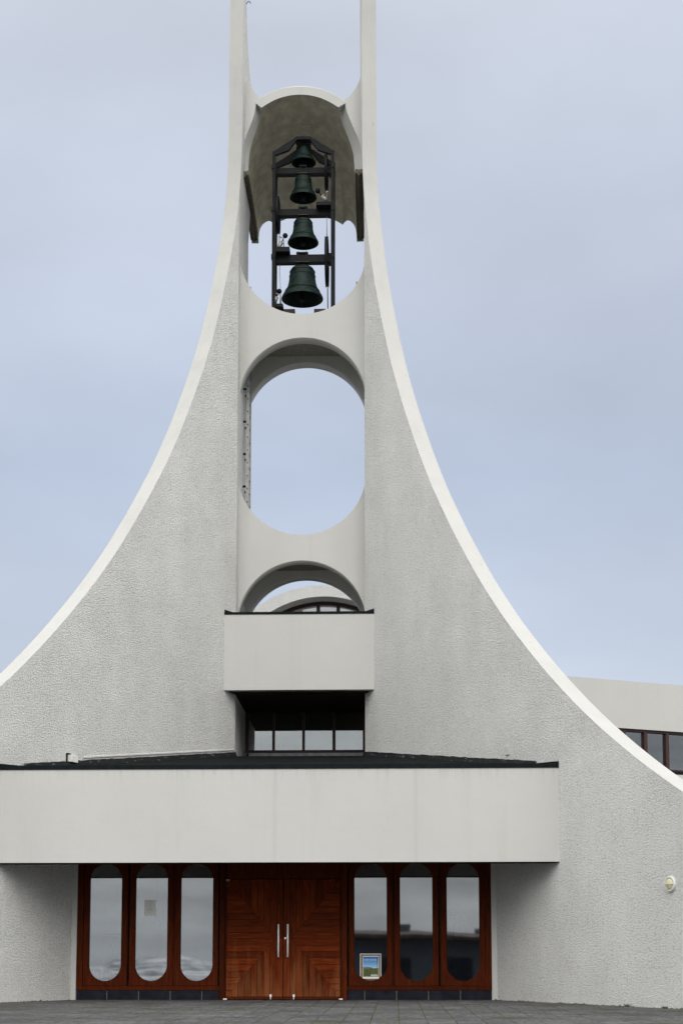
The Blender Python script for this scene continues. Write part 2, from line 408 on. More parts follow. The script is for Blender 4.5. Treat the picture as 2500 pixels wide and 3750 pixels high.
# --- the two curved walls
def curved_wall(side):
    mb = MB()
    def P(x, y, z): return (side*x, y, z)
    def section(z, low):
        sc = s_curve(z) + 0.005*math.sin(z*2.3+side) + 0.0015*math.sin(z*6.1+2*side); si = 5.24 if low else s_in(z)
        A = (X0+DX*si, Y0+DY*si); B = (X0+DX*sc, Y0+DY*sc)
        C = (B[0]+NX*TH, B[1]+NY*TH); D = (A[0]+NX*TH, A[1]+NY*TH)
        if low: return [A, B, C, D]
        yb = back(z); return [A, B, C, D, (D[0], max(yb, D[1]+0.01)), (A[0], max(yb, A[1]+0.05))]
    ZB = [(0, 7.30), (7.5, 7.30), (7.7, 6.95), (19.6, 6.95), (at(923, 324, 6.45).z, 6.5), (at(917, 255, 6.0).z, 6.0), (at(909, 153, 5.5).z, 5.5), (at(905, 0, 5.1).z, 5.1), (30, 4.98)]
    ZB.sort()
    def back(z):
        for (a, ya), (b, yb) in zip(ZB, ZB[1:]):
            if a <= z <= b: return ya + (yb-ya)*(z-a)/(b-a)
        return 4.98
    mats = [0, 1, 0, 0, 1, 0]
    def stack(zs, low):
        rings = [[P(x, y, z) for x, y in section(z, low)] for z in zs]
        n = len(rings[0]); bs = [mb.add(r) for r in rings]
        mt = [0, 1, 0, 0] if low else mats
        for k, (a, b) in enumerate(zip(bs, bs[1:])):
            for i in range(n):
                j = (i+1) % n
                mi = mt[i]
                if not low and i == 0 and zs[k] > 16.9: mi = 1
                mb.face((a+i, a+j, b+j, b+i), mi, False)
        mb.face([bs[0]+i for i in range(n)], 1); mb.face([bs[-1]+i for i in range(n)], 1)
    stack([-1.6, -0.8] + [i*0.12 for i in range(-2, 22)] + [Z_SOF+0.1], True)
    stack([Z_SOF+0.1+i*(25.8-Z_SOF-0.1)/240 for i in range(241)], False)
    return mb.build('curved_wall', [M['rough'], M['coping']], church)
curved_wall(-1); curved_wall(1)

# --- slabs that tie the two walls together, front and back, with round-ended openings
zf = lambda px, py: at(px, py, Y_SLAB).z
ZA1, ZO0, ZO1, ZB0 = zf(1105, 2052), zf(1103, 1958.5), zf(1105.7, 1235.7), zf(1111, 1150)
RA = 1.36
def arch_xs(w, n=48): return [-w*math.cos(math.pi*i/n) for i in range(n+1)]
def link_panel(zlow_apex, ztop_bottom, y0, y1, flat_top=None):
    mb = MB(); xs = arch_xs(X0+0.02)
    lo = [(x, zlow_apex-RA+math.sqrt(max(0, RA*RA-x*x))) for x in xs]
    hi = [(x, ztop_bottom+RA-math.sqrt(max(0, RA*RA-x*x))) for x in xs]
    a = mb.add([(x, y0, z) for x, z in lo]); b = mb.add([(x, y0, z) for x, z in hi])
    c = mb.add([(x, y1, z) for x, z in lo]); d = mb.add([(x, y1, z) for x, z in hi])
    for i in range(len(xs)-1):
        mb.face((a+i, a+i+1, b+i+1, b+i)); mb.face((c+i, d+i, d+i+1, c+i+1))
        mb.face((a+i, c+i, c+i+1, a+i+1), 0, True); mb.face((b+i, b+i+1, d+i+1, d+i), 0, True)
    return mb.build('link_panel', M['smooth'], church)
for y in (Y_SLAB, Y_BACK):
    link_panel(ZA1, ZO0, y, y+T_SLAB); link_panel(ZO1, ZB0, y, y+T_SLAB)
for z0, z1 in ((ZA1+0.14, ZO0-0.12), (ZO1+0.14, ZB0-0.12)):
    mb = MB(); mb.box((-X0-0.02, Y_SLAB+T_SLAB-0.03, z0), (X0+0.02, Y_BACK+0.03, z1)); mb.build('floor_slab', M['concrete'], church)

# --- belfry shoulders and hood
def z1(x, y): return at(700+x*0.51020, y*0.51020, Y_SLAB)
So_L = [(350,1240),(355,1130),(370,1060),(390,990),(420,910),(445,850),(458,790),(465,745)]
Si_L = [(410,1240),(412,1180),(418,1110),(430,1040),(455,970),(480,900),(500,830),(505,778)]
So_R = [(1105,745),(1115,800),(1140,860),(1165,920),(1195,985),(1218,1050),(1230,1120),(1235,1235)]
Si_R = [(1055,775),(1070,830),(1090,900),(1120,970),(1145,1040),(1165,1110),(1170,1180),(1172,1235)]
Ao = [(465,745),(500,710),(560,674),(630,645),(710,630),(795,626),(880,633),(960,653),(1030,686),(1088,724),(1105,745)]
Ai = [(505,778),(560,742),(620,712),(700,690),(780,682),(860,689),(930,707),(1000,739),(1055,775)]
def resample(pts, n):
    pts = [Vector(p) for p in pts]; d = [0]
    for a, b in zip(pts, pts[1:]): d.append(d[-1]+(b-a).length)
    o = []; k = 0
    for i in range(n):
        t = d[-1]*i/(n-1)
        while k < len(d)-2 and d[k+1] < t: k += 1
        u = (t-d[k])/max(1e-9, d[k+1]-d[k]); o.append(pts[k].lerp(pts[k+1], u))
    return o
def smooth2(pts, it=2):
    pts = [Vector(p) for p in pts]
    for _ in range(it):
        o = [pts[0]]
        for a, b in zip(pts, pts[1:]): o += [a.lerp(b, 0.25), a.lerp(b, 0.75)]
        o.append(pts[-1]); pts = o
    return pts
NS, NA = 18, 26
def sect(L_, A_, R_, f): return resample(smooth2([f(*p) for p in L_]), NS) + resample(smooth2([f(*p) for p in A_]), NA) + resample(smooth2([f(*p) for p in R_]), NS)
Yh0, Yh1 = Y_SLAB+0.32, Y_SLAB+3.15
fo = sect(So_L, Ao, So_R, z1)                       # front edge of the opening
fi = []
for p in sect(Si_L, Ai, Si_R, lambda x, y: at(700+x*0.5102, y*0.5102, Yh0)): fi.append(p)
def z2(x, y): return at(800+x*0.41454, 500+y*0.41454, Yh1)
zbot = at(881, 633, Y_SLAB).z
Rl = [(355,945),(357,880),(361,835),(385,780),(430,747),(460,745),(475,762)]
Ra = [(475,762),(545,752),(635,712),(700,694),(760,688),(830,694),(900,706),(1030,738),(1097,780)]
Rr = [(1097,780),(1120,748),(1145,738),(1170,750),(1200,785),(1217,840),(1221,930)]
re = sect(Rl, Ra, Rr, z2)
cz = 18.0; 
def outset(pts, t):
    o = []
    for i, p in enumerate(pts):
        a = pts[max(0, i-1)]; b = pts[min(len(pts)-1, i+1)]
        tx, tz = b.x-a.x, b.z-a.z; l = math.hypot(tx, tz) or 1
        o.append(Vector((p.x - tz/l*t, p.y, p.z + tx/l*t)))
    return o
mb = MB()
def widen(part, flip):
    w_ = outset(part, 0.10); o = []
    for i, (a, b) in enumerate(zip(part, w_)):
        k = i if flip else NS-1-i; o.append(a.lerp(b, min(1, k/6)))
    return o
fi_w = widen(fi[:NS], False) + fi[NS:NS+NA] + widen(fi[NS+NA:], True)
fo_b = outset(fi, 0.22); re_o = outset(re, 0.16)
mid_i = [a.lerp(b, 0.5) + Vector((0, 0, 0.12)) for a, b in zip(fi_w, re)]
mid_o = [a.lerp(b, 0.5) + Vector((0, 0, 0.12)) for a, b in zip(fo_b, re_o)]
arc_f = resample(smooth2([z1(*p) for p in Ai]), NA)
# sloping reveal from the slab's front edge to the inside of the hood, then the vault itself
fo2 = fo[:NS] + fo[NS:NS+NA] + fo[NS+NA:]
mb.loft([fo[:NS], fi[:NS]], False, 0, False); mb.loft([fo[NS+NA:], fi[NS+NA:]], False, 0, False)
mb.loft([arc_f, fi[NS:NS+NA]], False, 0, False)
mb.loft([fi[:NS], fi_w[:NS]], False, 0, False); mb.loft([fi[NS+NA:], fi_w[NS+NA:]], False, 0, False)
mb.loft([fi_w[:NS], mid_i[:NS], re[:NS]], False, 1, True)
mb.loft([fi[NS:NS+NA], mid_i[NS:NS+NA], re[NS:NS+NA]], False, 1, True)
mb.loft([fi_w[NS+NA:], mid_i[NS+NA:], re[NS+NA:]], False, 1, True)
mb.loft([fo, fo_b, mid_o, re_o], False, 0, False)
mb.loft([re, re_o], False, 0, False)
# front rim of the crown, a broad flat band
mb.loft([[p + Vector((0, -0.03, 0)) for p in fo[NS:NS+NA]], [p + Vector((0, -0.03, 0)) for p in arc_f]], False, 0, False)
mb.loft([[p + Vector((0, -0.03, 0)) for p in arc_f], arc_f], False, 0, False)
mb.loft([[p + Vector((0, -0.03, 0)) for p in fo[NS:NS+NA]], [p + Vector((0, 0.3, 0)) for p in fo[NS:NS+NA]]], False, 0, False)
for e0 in (NS, NS+NA-1):
    q = mb.add([fo[e0]+Vector((0,-0.03,0)), arc_f[e0-NS]+Vector((0,-0.03,0)), arc_f[e0-NS]+Vector((0,0.2,0)), fo[e0]+Vector((0,0.2,0))]); mb.face((q,q+1,q+2,q+3))
M['hood'] = mat_render('hood_render', True); M['hood_in'] = mat_plain('hood_lining', (0.62, 0.59, 0.47), 0.9, var=0.22, scale=5, spec=0.15, bmp=0.03)
hood_o = mb.build('belfry_hood', [M['hood'], M['hood_in']], church)
# concave shoulders between hood and pillars
sh_L = [(432,600),(438,635),(452,660),(470,682),(485,697),(502,711)]
sh_R = [(1220,530),(1206,580),(1181,630),(1151,672),(1120,702),(1088,726)]
for sgn, sh, so_ in ((-1, sh_L, So_L[::-1]), (1, sh_R, So_R)):
    poly = [(sgn*(X0+0.0), z1(sh[0][0], sh[0][1]).z + 0.05)] + [(p.x, p.z) for p in [z1(*q) for q in sh]]
    poly += [(p.x, p.z) for p in smooth2([z1(*q) for q in so_], 2)]
    zb_ = poly[-1][1]; poly += [(sgn*(X0+0.0), zb_)]
    mb = MB(); mb.prism_xz(poly, Y_SLAB, Y_SLAB+0.30); mb.build('shoulder_panel', M['smooth'], church)
# timber edging under the hood's sides
for xa, xb, xc, xd in ((881, 910, 918, 947), (1299.5, 1328.5, 1305.7, 1334)):
    a, b = at(xa, 633, Y_SLAB).x, at(xb, 633, Y_SLAB).x; c, d = at(xc, 890, Yh1).x, at(xd, 890, Yh1).x
    mb = MB()
    def q(x0, x1, x2, x3, za, zb): 
        mb.loft([[(x0, Y_SLAB+0.01, za), (x1, Y_SLAB+0.01, za), (x1, Y_SLAB+0.01, zb), (x0, Y_SLAB+0.01, zb)], [(x2, Yh1, za), (x3, Yh1, za), (x3, Yh1, zb), (x2, Yh1, zb)]], True, 0, False, True)
    g = 0.3
    q(a, a+(b-a)*g, c, c+(d-c)*g, zbot-0.05, zbot+0.05); q(a+(b-a)*g+0.006, a+(b-a)*0.62, c+(d-c)*g+0.006, c+(d-c)*0.62, zbot-0.085, zbot+0.04); q(a+(b-a)*0.62+0.006, b, c+(d-c)*0.62+0.006, d, zbot-0.05, zbot+0.05)
    mb.build('hood_edging', M['plank'], church)
k = NS+NA//2; rg = []
for dz in (-0.015, -0.055):
    rg.append([Vector((x, 0, dz)) + Vector((0, fi[k].lerp(mid_i[k], t_).y, fi[k].lerp(mid_i[k], t_).z)) for x, t_ in ((-0.21, 0.50), (0.19, 0.50), (0.19, 0.82), (-0.21, 0.82))])
mb = MB(); mb.loft(rg, True, 0, False, True); mb.build('hood_hatch', M['hood_in'], church)

# --- balcony-like box over the entrance
yb = 4.36; xb_ = wallx(yb)+0.012
zb0, zb1 = at(1090, 2526, yb).z, at(1090, 2248, yb).z
mb = MB(); mb.prism_xy([(-xb_, yb), (xb_, yb), (wallx(Y_SLAB)+0.01, Y_SLAB+0.2), (-wallx(Y_SLAB)-0.01, Y_SLAB+0.2)], zb0, zb1)
box_o = mb.build('balcony', M['smooth'], church)
mb = MB(); ya_ = yb+0.16; mb.prism_xy([(-(wallx(ya_)-0.02), ya_), (wallx(ya_)-0.02, ya_), (X0-0.004, Y0+0.02), (X0-0.004, 7.09), (-(X0-0.004), 7.09), (-(X0-0.004), Y0+0.02)], zb0-0.022, zb0-0.004); mb.build('recess_shade_sheet', M['recess'], church)  # added dark sheet, paints the shade under the balcony
mb = MB(); mb.box((-xb_, yb-0.012, zb1-0.006), (xb_, yb+0.10, zb1+0.045))
for sg in (-1, 1):
    p0 = (sg*xb_, yb); p1 = (sg*(wallx(yb+0.9)), yb+0.9)
    mb.prism_xz([(sg*xb_, zb1+0.0), (sg*(xb_-0.17), zb1+0.04), (sg*(xb_-0.17), zb1+0.05), (sg*xb_, zb1+0.105)], yb-0.004, yb+0.3)
mb.build('edge_flashing', M['flash'], box_o)

# --- canopy
xc_ = wallx(Y_CAN)+0.015
mb = MB(); mb.prism_xy([(-xc_, Y_CAN), (xc_, Y_CAN), (wallx(Y_CAN+0.22), Y_CAN+0.22), (-wallx(Y_CAN+0.22), Y_CAN+0.22)], Z_CB, Z_CT)
can = mb.build('canopy_front', M['canopy'], church)
mb = MB(); mb.box((-xc_, Y_CAN-0.014, Z_CT-0.012), (xc_, Y_CAN+0.12, Z_CT+0.060))
for sg in (-1, 1):
    mb.prism_xz([(sg*xc_, Z_CT+0.02), (sg*(xc_-0.35), Z_CT+0.05), (sg*(xc_-0.35), Z_CT+0.064), (sg*xc_, Z_CT+0.098)], Y_CAN-0.012, Y_CAN+0.5)
mb.build('edge_flashing', M['flash'], can)
mb = MB(); mb.prism_xy([(-wallx(Y_CAN+0.2), Y_CAN+0.21), (wallx(Y_CAN+0.2), Y_CAN+0.21), (wallx(0.25), 0.25), (-wallx(0.25), 0.25)], Z_SOF, Z_SOF+0.15)
mb.box((-xc_+0.02, Y_CAN+0.004, Z_CB-0.012), (xc_-0.02, Y_CAN+0.218, Z_CB-0.002))
mb.build('canopy_soffit', M['soffit_wood'], church)
# roof rising to the tower
ZR0, ZR1 = Z_CT-0.01, at(1090, 2768, 4.9).z
def roofz(y): return ZR0+(ZR1-ZR0)*(min(y, Y0)-Y_CAN)/(4.9-Y_CAN)
mb = MB(); ys = [Y_CAN+0.05, 1.0, 3.0, Y0, 7.2]
a = [(-(wallx(min(y, Y0))+0.05), y, roofz(y)) for y in ys]; b = [(wallx(min(y, Y0))+0.05, y, roofz(y)) for y in ys]
mb.loft([a, b, [(p[0], p[1], p[2]-0.12) for p in b], [(p[0], p[1], p[2]-0.12) for p in a]], False)
roof = mb.build('canopy_roof', M['bitumen'], church)
for sg in (-1, 1):                                # upstand of torn flashing where roof meets wall
    mb = MB(); top = []; bot = []; tb = []; bb = []
    n = 60
    for i in range(n+1):
        y = Y_CAN+0.6 + (Y0-0.02-Y_CAN-0.6)*i/n; x = wallx(y)
        h = 0.085 + random.uniform(-0.005, 0.008)
        ox, oy = -NX*0.035*sg, -NY*0.035
        top.append((sg*x+ox, y+oy, roofz(y)+h)); bot.append((sg*x+ox*2.2, y+oy*2.2, roofz(y)-0.02))
        tb.append((sg*x-ox, y-oy, roofz(y)+h)); 
    mb.loft([bot, top, tb], False); mb.build('wall_flashing', M['flash_old'] if 'flash_old' in M else M['flash'], roof)
# cream ledge along the left wall above the flashing
mb = MB(); ya, yb2 = 0.2, Y0-0.02
ring = []
for y in (ya, yb2):
    x = wallx(y); z = roofz(y)+0.125
    p = Vector((-x, y, z)); nrm = Vector((NX, -NY, 0))
    ring.append([p - nrm*0.02, p + nrm*0.018, p + nrm*0.018 + Vector((0, 0, 0.022)), p - nrm*0.02 + Vector((0, 0, 0.04))])
mb.loft(ring, True, 0, False, True); mb.build('wall_ledge', M['rough'], church)
mb = MB(); x = wallx(-0.62); q = at(1888, 2750, -0.4)
yy = -0.42; xx = wallx(yy); zz = q.z
p = Vector((xx, yy, zz)); nn = Vector((-NX, -NY, 0)); dd = Vector((DX, DY, 0))
rg = [[p + dd*s_ + nn*0.0 + Vector((0, 0, h)) for s_, h in ((-0.06, -0.07), (0.06, -0.07), (0.06, 0.07), (-0.06, 0.07))], [p + dd*s_ + nn*0.022 + Vector((0, 0, h)) for s_, h in ((-0.06, -0.07), (0.06, -0.07), (0.06, 0.07), (-0.06, 0.07))]]
mb.loft(rg, True, 0, False, True); tag(mb.build('wall_plate', M['smooth']), 'small white cover plate on the rough wall right above the canopy end', 'cover plate')

# --- junction box on the left wall
jb = empty('junction_box', (-wallx(0.05), 0.05, roofz(0.05)), 'small white junction box on the left wall where the canopy roof begins', 'junction box')
mb = MB(); p = Vector((-wallx(-0.12), -0.12, at(314, 2780, -0.12).z)); nn = Vector((NX, -NY, 0)); dd = Vector((-DX, DY, 0))
def slab_on_wall(mb, p, dd, nn, w, h, t0, t1, mi=0):
    c = ((-w, -h), (w, -h), (w, h), (-w, h))
    mb.loft([[p+dd*a_+nn*t0+Vector((0,0,b_)) for a_, b_ in c], [p+dd*a_+nn*t1+Vector((0,0,b_)) for a_, b_ in c]], True, mi, False, True)
slab_on_wall(mb, p, dd, nn, 0.10, 0.062, 0.0, 0.09); mb.build('box_body', M['white'], jb, 0.008)
mb = MB(); slab_on_wall(mb, p+dd*0.125, dd, nn, 0.012, 0.095, 0.0, 0.02); slab_on_wall(mb, p+dd*0.07+Vector((0,0,0.085)), dd, nn, 0.05, 0.008, 0.0, 0.03); mb.build('bracket', M['iron'], jb)

# --- entrance front
XF = 3.60
for sg in (-1, 1):
    mb = MB(); mb.box((min(sg*XF, sg*3.70), -0.01, -0.6), (max(sg*XF, sg*3.70), 0.30, Z_SOF)); mb.build('entrance_jamb', M['smooth'], church)
ent = empty('entrance_screen', (0, 0, 0), None, None); ent.parent = church
mb = MB()
mb.box((-XF, 0.02, 2.44), (XF, 0.14, Z_SOF))                               # head
for sg in (-1, 1):
    mb.box((min(sg*1.10, sg*XF), 0.03, 0.165), (max(sg*1.10, sg*XF), 0.14, 0.235))   # sill rail
    for xm in (1.895, 2.715): mb.box((min(sg*xm, sg*(xm+0.03)), 0.055, 0.235), (max(sg*xm, sg*(xm+0.03)), 0.14, 2.44))
    mb.box((min(sg*3.495, sg*XF), 0.03, 0.235), (max(sg*3.495, sg*XF), 0.14, 2.44))
    mb.box((min(sg*1.015, sg*1.105), -0.015, 0.0), (max(sg*1.015, sg*1.105), 0.14, 2.44))
mb.box((-1.015, 0.03, 2.10), (1.015, 0.14, 2.44))
mb.build('screen_frame', M['wood_d'], ent, 0.006)
# slate plinth
for sg in (-1, 1):
    mb = MB(); x = 1.112
    while x < XF-0.02:
        w_ = min(0.55 if x > 1.2 else 0.30, XF-x); mb.box((min(sg*x, sg*(x+w_-0.008)), 0.022+random.uniform(0, .004), -0.3), (max(sg*x, sg*(x+w_-0.008)), 0.13, 0.162)); x += w_
    mb.box((min(sg*1.112, sg*XF), 0.032, -0.3), (max(sg*1.112, sg*XF), 0.12, 0.155), 1); mb.build('plinth', [M['slate'], M['galv']], ent)

def capsule(cx, z0, z1, r, n=20):
    pts = []
    for i in range(n+1): a = math.pi*i/n; pts.append((cx+r*math.cos(a), z1-r+r*math.sin(a)))
    for i in range(n+1): a = math.pi+math.pi*i/n; pts.append((cx+r*math.cos(a), z0+r+r*math.sin(a)))
    return pts
def outer_of(pts, cx, z0, z1, r, X, Za, Zb):
    """where the ray from the capsule's axis through each point meets the rectangle"""
    o = []
    for x, z in pts:
        if z >= z1-r-1e-9: c = (cx, z1-r)
        elif z <= z0+r+1e-9: c = (cx, z0+r)
        dx, dz = x-c[0], z-c[1]; t = 1e9
        if abs(dx) > 1e-9: t = min(t, X/abs(dx))
        if dz > 1e-9: t = min(t, (Zb-c[1])/dz)
        if dz < -1e-9: t = min(t, (c[1]-Za)/-dz)
        o.append((c[0]+dx*t, c[1]+dz*t))
    # snap the nearest sample to each corner
    for cxn, czn in ((cx-X, Za), (cx+X, Za), (cx+X, Zb), (cx-X, Zb)):
        i = min(range(len(o)), key=lambda k: (o[k][0]-cxn)**2+(o[k][1]-czn)**2); o[i] = (cxn, czn)
    return o
GZ0, GZ1, GR = 0.325, 2.37, 0.28
def oval_window(cx):
    wt = empty('oval_window', (cx, 0.03, 0.235), None, None); wt.parent = church
    cap = capsule(cx, GZ0, GZ1, GR, 24); cap2 = capsule(cx, GZ0-0.014, GZ1+0.014, GR+0.014, 24)
    rec = outer_of(cap2, cx, GZ0-0.014, GZ1+0.014, GR+0.014, 0.378, 0.24, 2.435)
    mb = MB(); yf, yb_ = 0.035, 0.125
    A = [(x, yf+0.004, z) for x, z in rec]; A2 = [(x, yf, z) for x, z in [(cx+(x-cx)*0.988, z+(1.34-z)*0.004) for x, z in rec]]
    B = [(x, yf, z) for x, z in cap2]; B2 = [(x, yf+0.012, z) for x, z in cap]; C = [(x, yb_, z) for x, z in cap]; D = [(x, yb_, z) for x, z in rec]
    mb.loft([D, A, A2, B, B2, C, D]); mb.build('frame', M['wood_d'], wt)
    mb = MB(); mb.prism_xz(capsule(cx, GZ0-0.01, GZ1+0.01, GR+0.01, 24), 0.085, 0.093); mb.build('pane', M['glass'], wt)
    return wt
for cx in (-3.11, -2.305, -1.512, 1.512, 2.305, 3.115): oval_window(cx)

# --- doors: each leaf an X of planks meeting at the handles
def clip(poly, axis, val, keep_less):
    o = []
    for i in range(len(poly)):
        a, b = poly[i], poly[(i+1) % len(poly)]
        ia = (a[axis] <= val) == keep_less; ib = (b[axis] <= val) == keep_less
        if ia: o.append(a)
        if ia != ib:
            t = (val-a[axis])/(b[axis]-a[axis]); o.append((a[0]+(b[0]-a[0])*t, a[1]+(b[1]-a[1])*t))
    return o
def shrink(poly, g):
    c = (sum(p[0] for p in poly)/len(poly), sum(p[1] for p in poly)/len(poly)); o = []
    for x, z in poly:
        d = math.hypot(x-c[0], z-c[1]) or 1; o.append((x+(c[0]-x)/d*min(g, d*0.3), z+(c[1]-z)/d*min(g, d*0.3)))
    return o
def door_leaf(sg):
    dr = empty('door_leaf', (sg*1.01, 0.02, 0.0), None, None); dr.parent = church
    zb_, zt_, xo, xi, xa, zc_ = 0.055, 2.085, 0.985, 0.006, 0.135, 1.055
    regs = [('h', [(xo, zb_), (xo, zt_), (xa, zc_)]), ('v', [(xo, zt_), (xi, zt_), (xi, zc_), (xa, zc_)]), ('v', [(xo, zb_), (xa, zc_), (xi, zc_), (xi, zb_)])]
    mb = MB()
    for kind, poly in regs:
        ax = 1 if kind == 'h' else 0
        t = min(p[ax] for p in poly); hi = max(p[ax] for p in poly)
        while t < hi-1e-4:
            pl = clip(clip(poly, ax, t+0.0025, False), ax, min(hi, t+0.1085), True); t += 0.111
            if len(pl) < 3: continue
            ar = abs(sum(pl[i][0]*pl[(i+1) % len(pl)][1]-pl[(i+1) % len(pl)][0]*pl[i][1] for i in range(len(pl))))/2
            if ar < 2e-4: continue
            ins = shrink(pl, 0.005); mi = 0 if kind == 'h' else 1; dy = random.uniform(-0.0015, 0.0015)
            f = [(sg*x, 0.022+dy, z) for x, z in ins]; e_ = [(sg*x, 0.027, z) for x, z in pl]; bk = [(sg*x, 0.045, z) for x, z in pl]
            mb.loft([bk, e_, f], True, mi, False, True)
    mb.build('door_boards', [M['wood_h'], M['wood_v']], dr)
    mb = MB(); mb.box((min(sg*0.004, sg*1.008), 0.042, 0.012), (max(sg*0.004, sg*1.008), 0.10, 2.094))
    mb.box((min(sg*0.987, sg*1.010), 0.018, 0.012), (max(sg*0.987, sg*1.010), 0.042, 2.094)); mb.box((min(sg*0.004, sg*0.987), 0.020, 0.012), (max(sg*0.004, sg*0.987), 0.042, 0.052))
    mb.build('door_frame', M['soffit_wood'] if False else M['wood_d'], dr)
    hx = sg*0.081; mb = MB(); mb.tube([(hx, -0.035, 0.735), (hx, -0.035, 1.305)], 0.0150, 12); 
    for z in (0.80, 1.24): mb.tube([(hx, -0.035, z), (hx, 0.026, z)], 0.007, 8)
    mb.build('handle', M['steel'], dr)
    bx = sg*0.215 if sg < 0 else 0.185
    mb = MB(); mb.box((bx-0.018, 0.004, 0.055), (bx+0.018, 0.022, 0.095)); mb.tube([(bx, 0.006, 0.005), (bx, 0.006, 0.06)], 0.010, 8); mb.build('floor_bolt', M['steel'], dr)
    mb = MB(); mb.box((sg*1.0-0.032, -0.04, 0.0), (sg*1.0+0.032, 0.012, 0.028)); mb.build('pivot_hinge', M['white'], dr, 0.004)
    if sg > 0:
        mb = MB(); mb.lathe([(0.0, -0.012), (0.016, -0.012), (0.021, -0.006), (0.021, 0.012)], (0.036, 0.012, 1.062), 16, 0, 'y'); mb.build('lock', M['steel'], dr)
    else:
        mb = MB(); mb.box((-1.0, 0.010, 2.055), (-0.94, 0.02, 2.068)); mb.box((-1.0, 0.010, 2.075), (-0.94, 0.02, 2.088)); mb.build('top_hinge', M['galv'], dr)
door_leaf(-1); door_leaf(1)

# --- room behind the entrance
mb = MB(); mb.box((-4.2, 0.2, -0.05), (4.2, 6.9, 0.0)); mb.build('lobby_floor', M['dark'], church)
mb = MB(); mb.box((-3.9, 4.4, 0.0), (3.9, 4.55, 2.9)); mb.box((-4.0, 0.3, 0.0), (-3.85, 4.4, 2.9)); mb.box((3.85, 0.3, 0.0), (4.0, 4.4, 2.9)); mb.box((-4.0, 0.26, 2.9), (4.0, 4.55, 3.0)); mb.build('lobby_wall', M['lobby'], church)

# --- strip of windows in the recess under the balcony
YW = 7.10
uw = empty('upper_window', (0, YW, 5.0), None, None); uw.parent = church
zt_, zb_ = at(1000, 2607, YW).z, at(1000, 2752, YW).z
xl, xr = -X0-0.02, X0+0.02
gl = [(914, 996), (1007.5, 1105.5), (1117, 1216), (1229, 1327)]
mull = [(-X0, at(912, 2700, YW).x)] + [(at(gl[i][1]+1, 2700, YW).x, at(gl[i+1][0]-1, 2700, YW).x) for i in range(3)] + [(at(1328, 2700, YW).x, X0+0.02)]
mb = MB(); mb.box((xl, YW-0.03, zt_-0.0), (xr, YW+0.08, zt_+0.10)); mb.box((xl, YW-0.03, zb_-0.03), (xr, YW+0.08, zb_+0.025))
for a, b in mull: mb.box((a, YW-0.025, zb_+0.025), (b, YW+0.07, zt_))
mb.build('frame', M['maroon'], uw)
for g in gl:
    mb = MB(); mb.box((at(g[0]-2, 2700, YW).x, YW+0.02, zb_+0.01), (at(g[1]+2, 2700, YW).x, YW+0.028, zt_+0.01)); mb.build('pane', M['glass'], uw)
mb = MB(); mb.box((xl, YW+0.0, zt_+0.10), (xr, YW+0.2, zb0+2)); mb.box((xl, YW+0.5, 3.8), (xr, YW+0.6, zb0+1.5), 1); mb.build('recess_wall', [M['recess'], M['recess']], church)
mb = MB(); mb.box((at(912, 2700, 7.0).x, 6.95, zb_-0.14), (xr, 7.05, zb_-0.055)); mb.build('window_sill', M['galv'], uw)
# --- wings of the nave and the arched gable seen through the tower
def wing(sg):
    mb = MB(); wt = empty('side_wing', (sg*6, 10, 0), None, None); wt.parent = church
    pa, pb = at(2075, 2476, 10.0), at(2500, 2514.5, 11.36)
    k = (pb.y-pa.y)/(pb.x-pa.x)
    ln = Vector((1, k, 0)).normalized(); nr = Vector((k, -1, 0)).normalized()
    def Pt(s_, z, off): v = Vector((pa.x, pa.y, 0)) + ln*s_ - nr*off; return (sg*v.x, v.y, z)
    def wall(mb, s0, s1, z0, z1, o0, o1, mi=0):
        c = ((s0, z0), (s1, z0), (s1, z1), (s0, z1)); mb.loft([[Pt(a_, b_, o0) for a_, b_ in c], [Pt(a_, b_, o1) for a_, b_ in c]], True, mi, False, True)
    zt = pa.z; zh = at(2268, 2668, 10.7).z; zs = at(2480, 2838, 11.3).z
    wall(mb, -4.0, 16, zh, zt, 0.0, 0.3); wall(mb, -4.0, 16, -1.0, zs, 0.0, 0.3)
    mb.build('wing_wall', M['smooth'], wt)
    mb = MB(); wall(mb, -4, 16, zh-0.055, zh, 0.06, 0.2); wall(mb, -4, 16, zs, zs+0.09, 0.06, 0.2, 1); wall(mb, -4, 16, zs+0.09, zs+0.125, 0.05, 0.2)
    wx = [(at(2361, 2750, 11.0) - Vector((pa.x, pa.y, 0))), (at(2445, 2750, 11.2) - Vector((pa.x, pa.y, 0)))]
    s1, s2 = Vector((wx[0].x, wx[0].y, 0)).length, Vector((wx[1].x, wx[1].y, 0)).length
    st = s2-s1; s_ = s1 - 7*st
    ms = []
    while s_ < 15: 
        if s_ > -4: ms.append(s_)
        s_ += st
    for s_ in ms: wall(mb, s_-0.045, s_+0.045, zs+0.125, zh-0.055, 0.06, 0.2)
    fr = mb.build('window_frame', [M['maroon'], M['slate']], wt)
    mb = MB(); wall(mb, -4, 16, zs+0.1, zh, 0.13, 0.138); mb.build('window_panes', M['glass_d'], wt)
    mb = MB(); wall(mb, -4, 16, 2.0, zt-0.3, 1.6, 1.7); mb.build('inner_wall', M['dim'], wt)
    mb = MB(); c = [Pt(-4, zt-0.12, 0.05), Pt(16, zt-0.12, 0.05), Pt(16, zt+0.2, 8), Pt(-4, zt+0.2, 8)]; q = mb.add(c); mb.face((q, q+1, q+2, q+3)); mb.build('wing_roof', M['bitumen'], wt)
wing(1); wing(-1)
YG = 15.6
apx = at(1184, 2143, YG); lft = at(919, 2240, YG)
dx_, dz_ = abs(lft.x-apx.x), apx.z-lft.z
RG = (dx_*dx_+dz_*dz_)/(2*dz_); zc = apx.z-RG
ia = at(1184, 2184, YG).z; il = at(1000, 2235, YG)
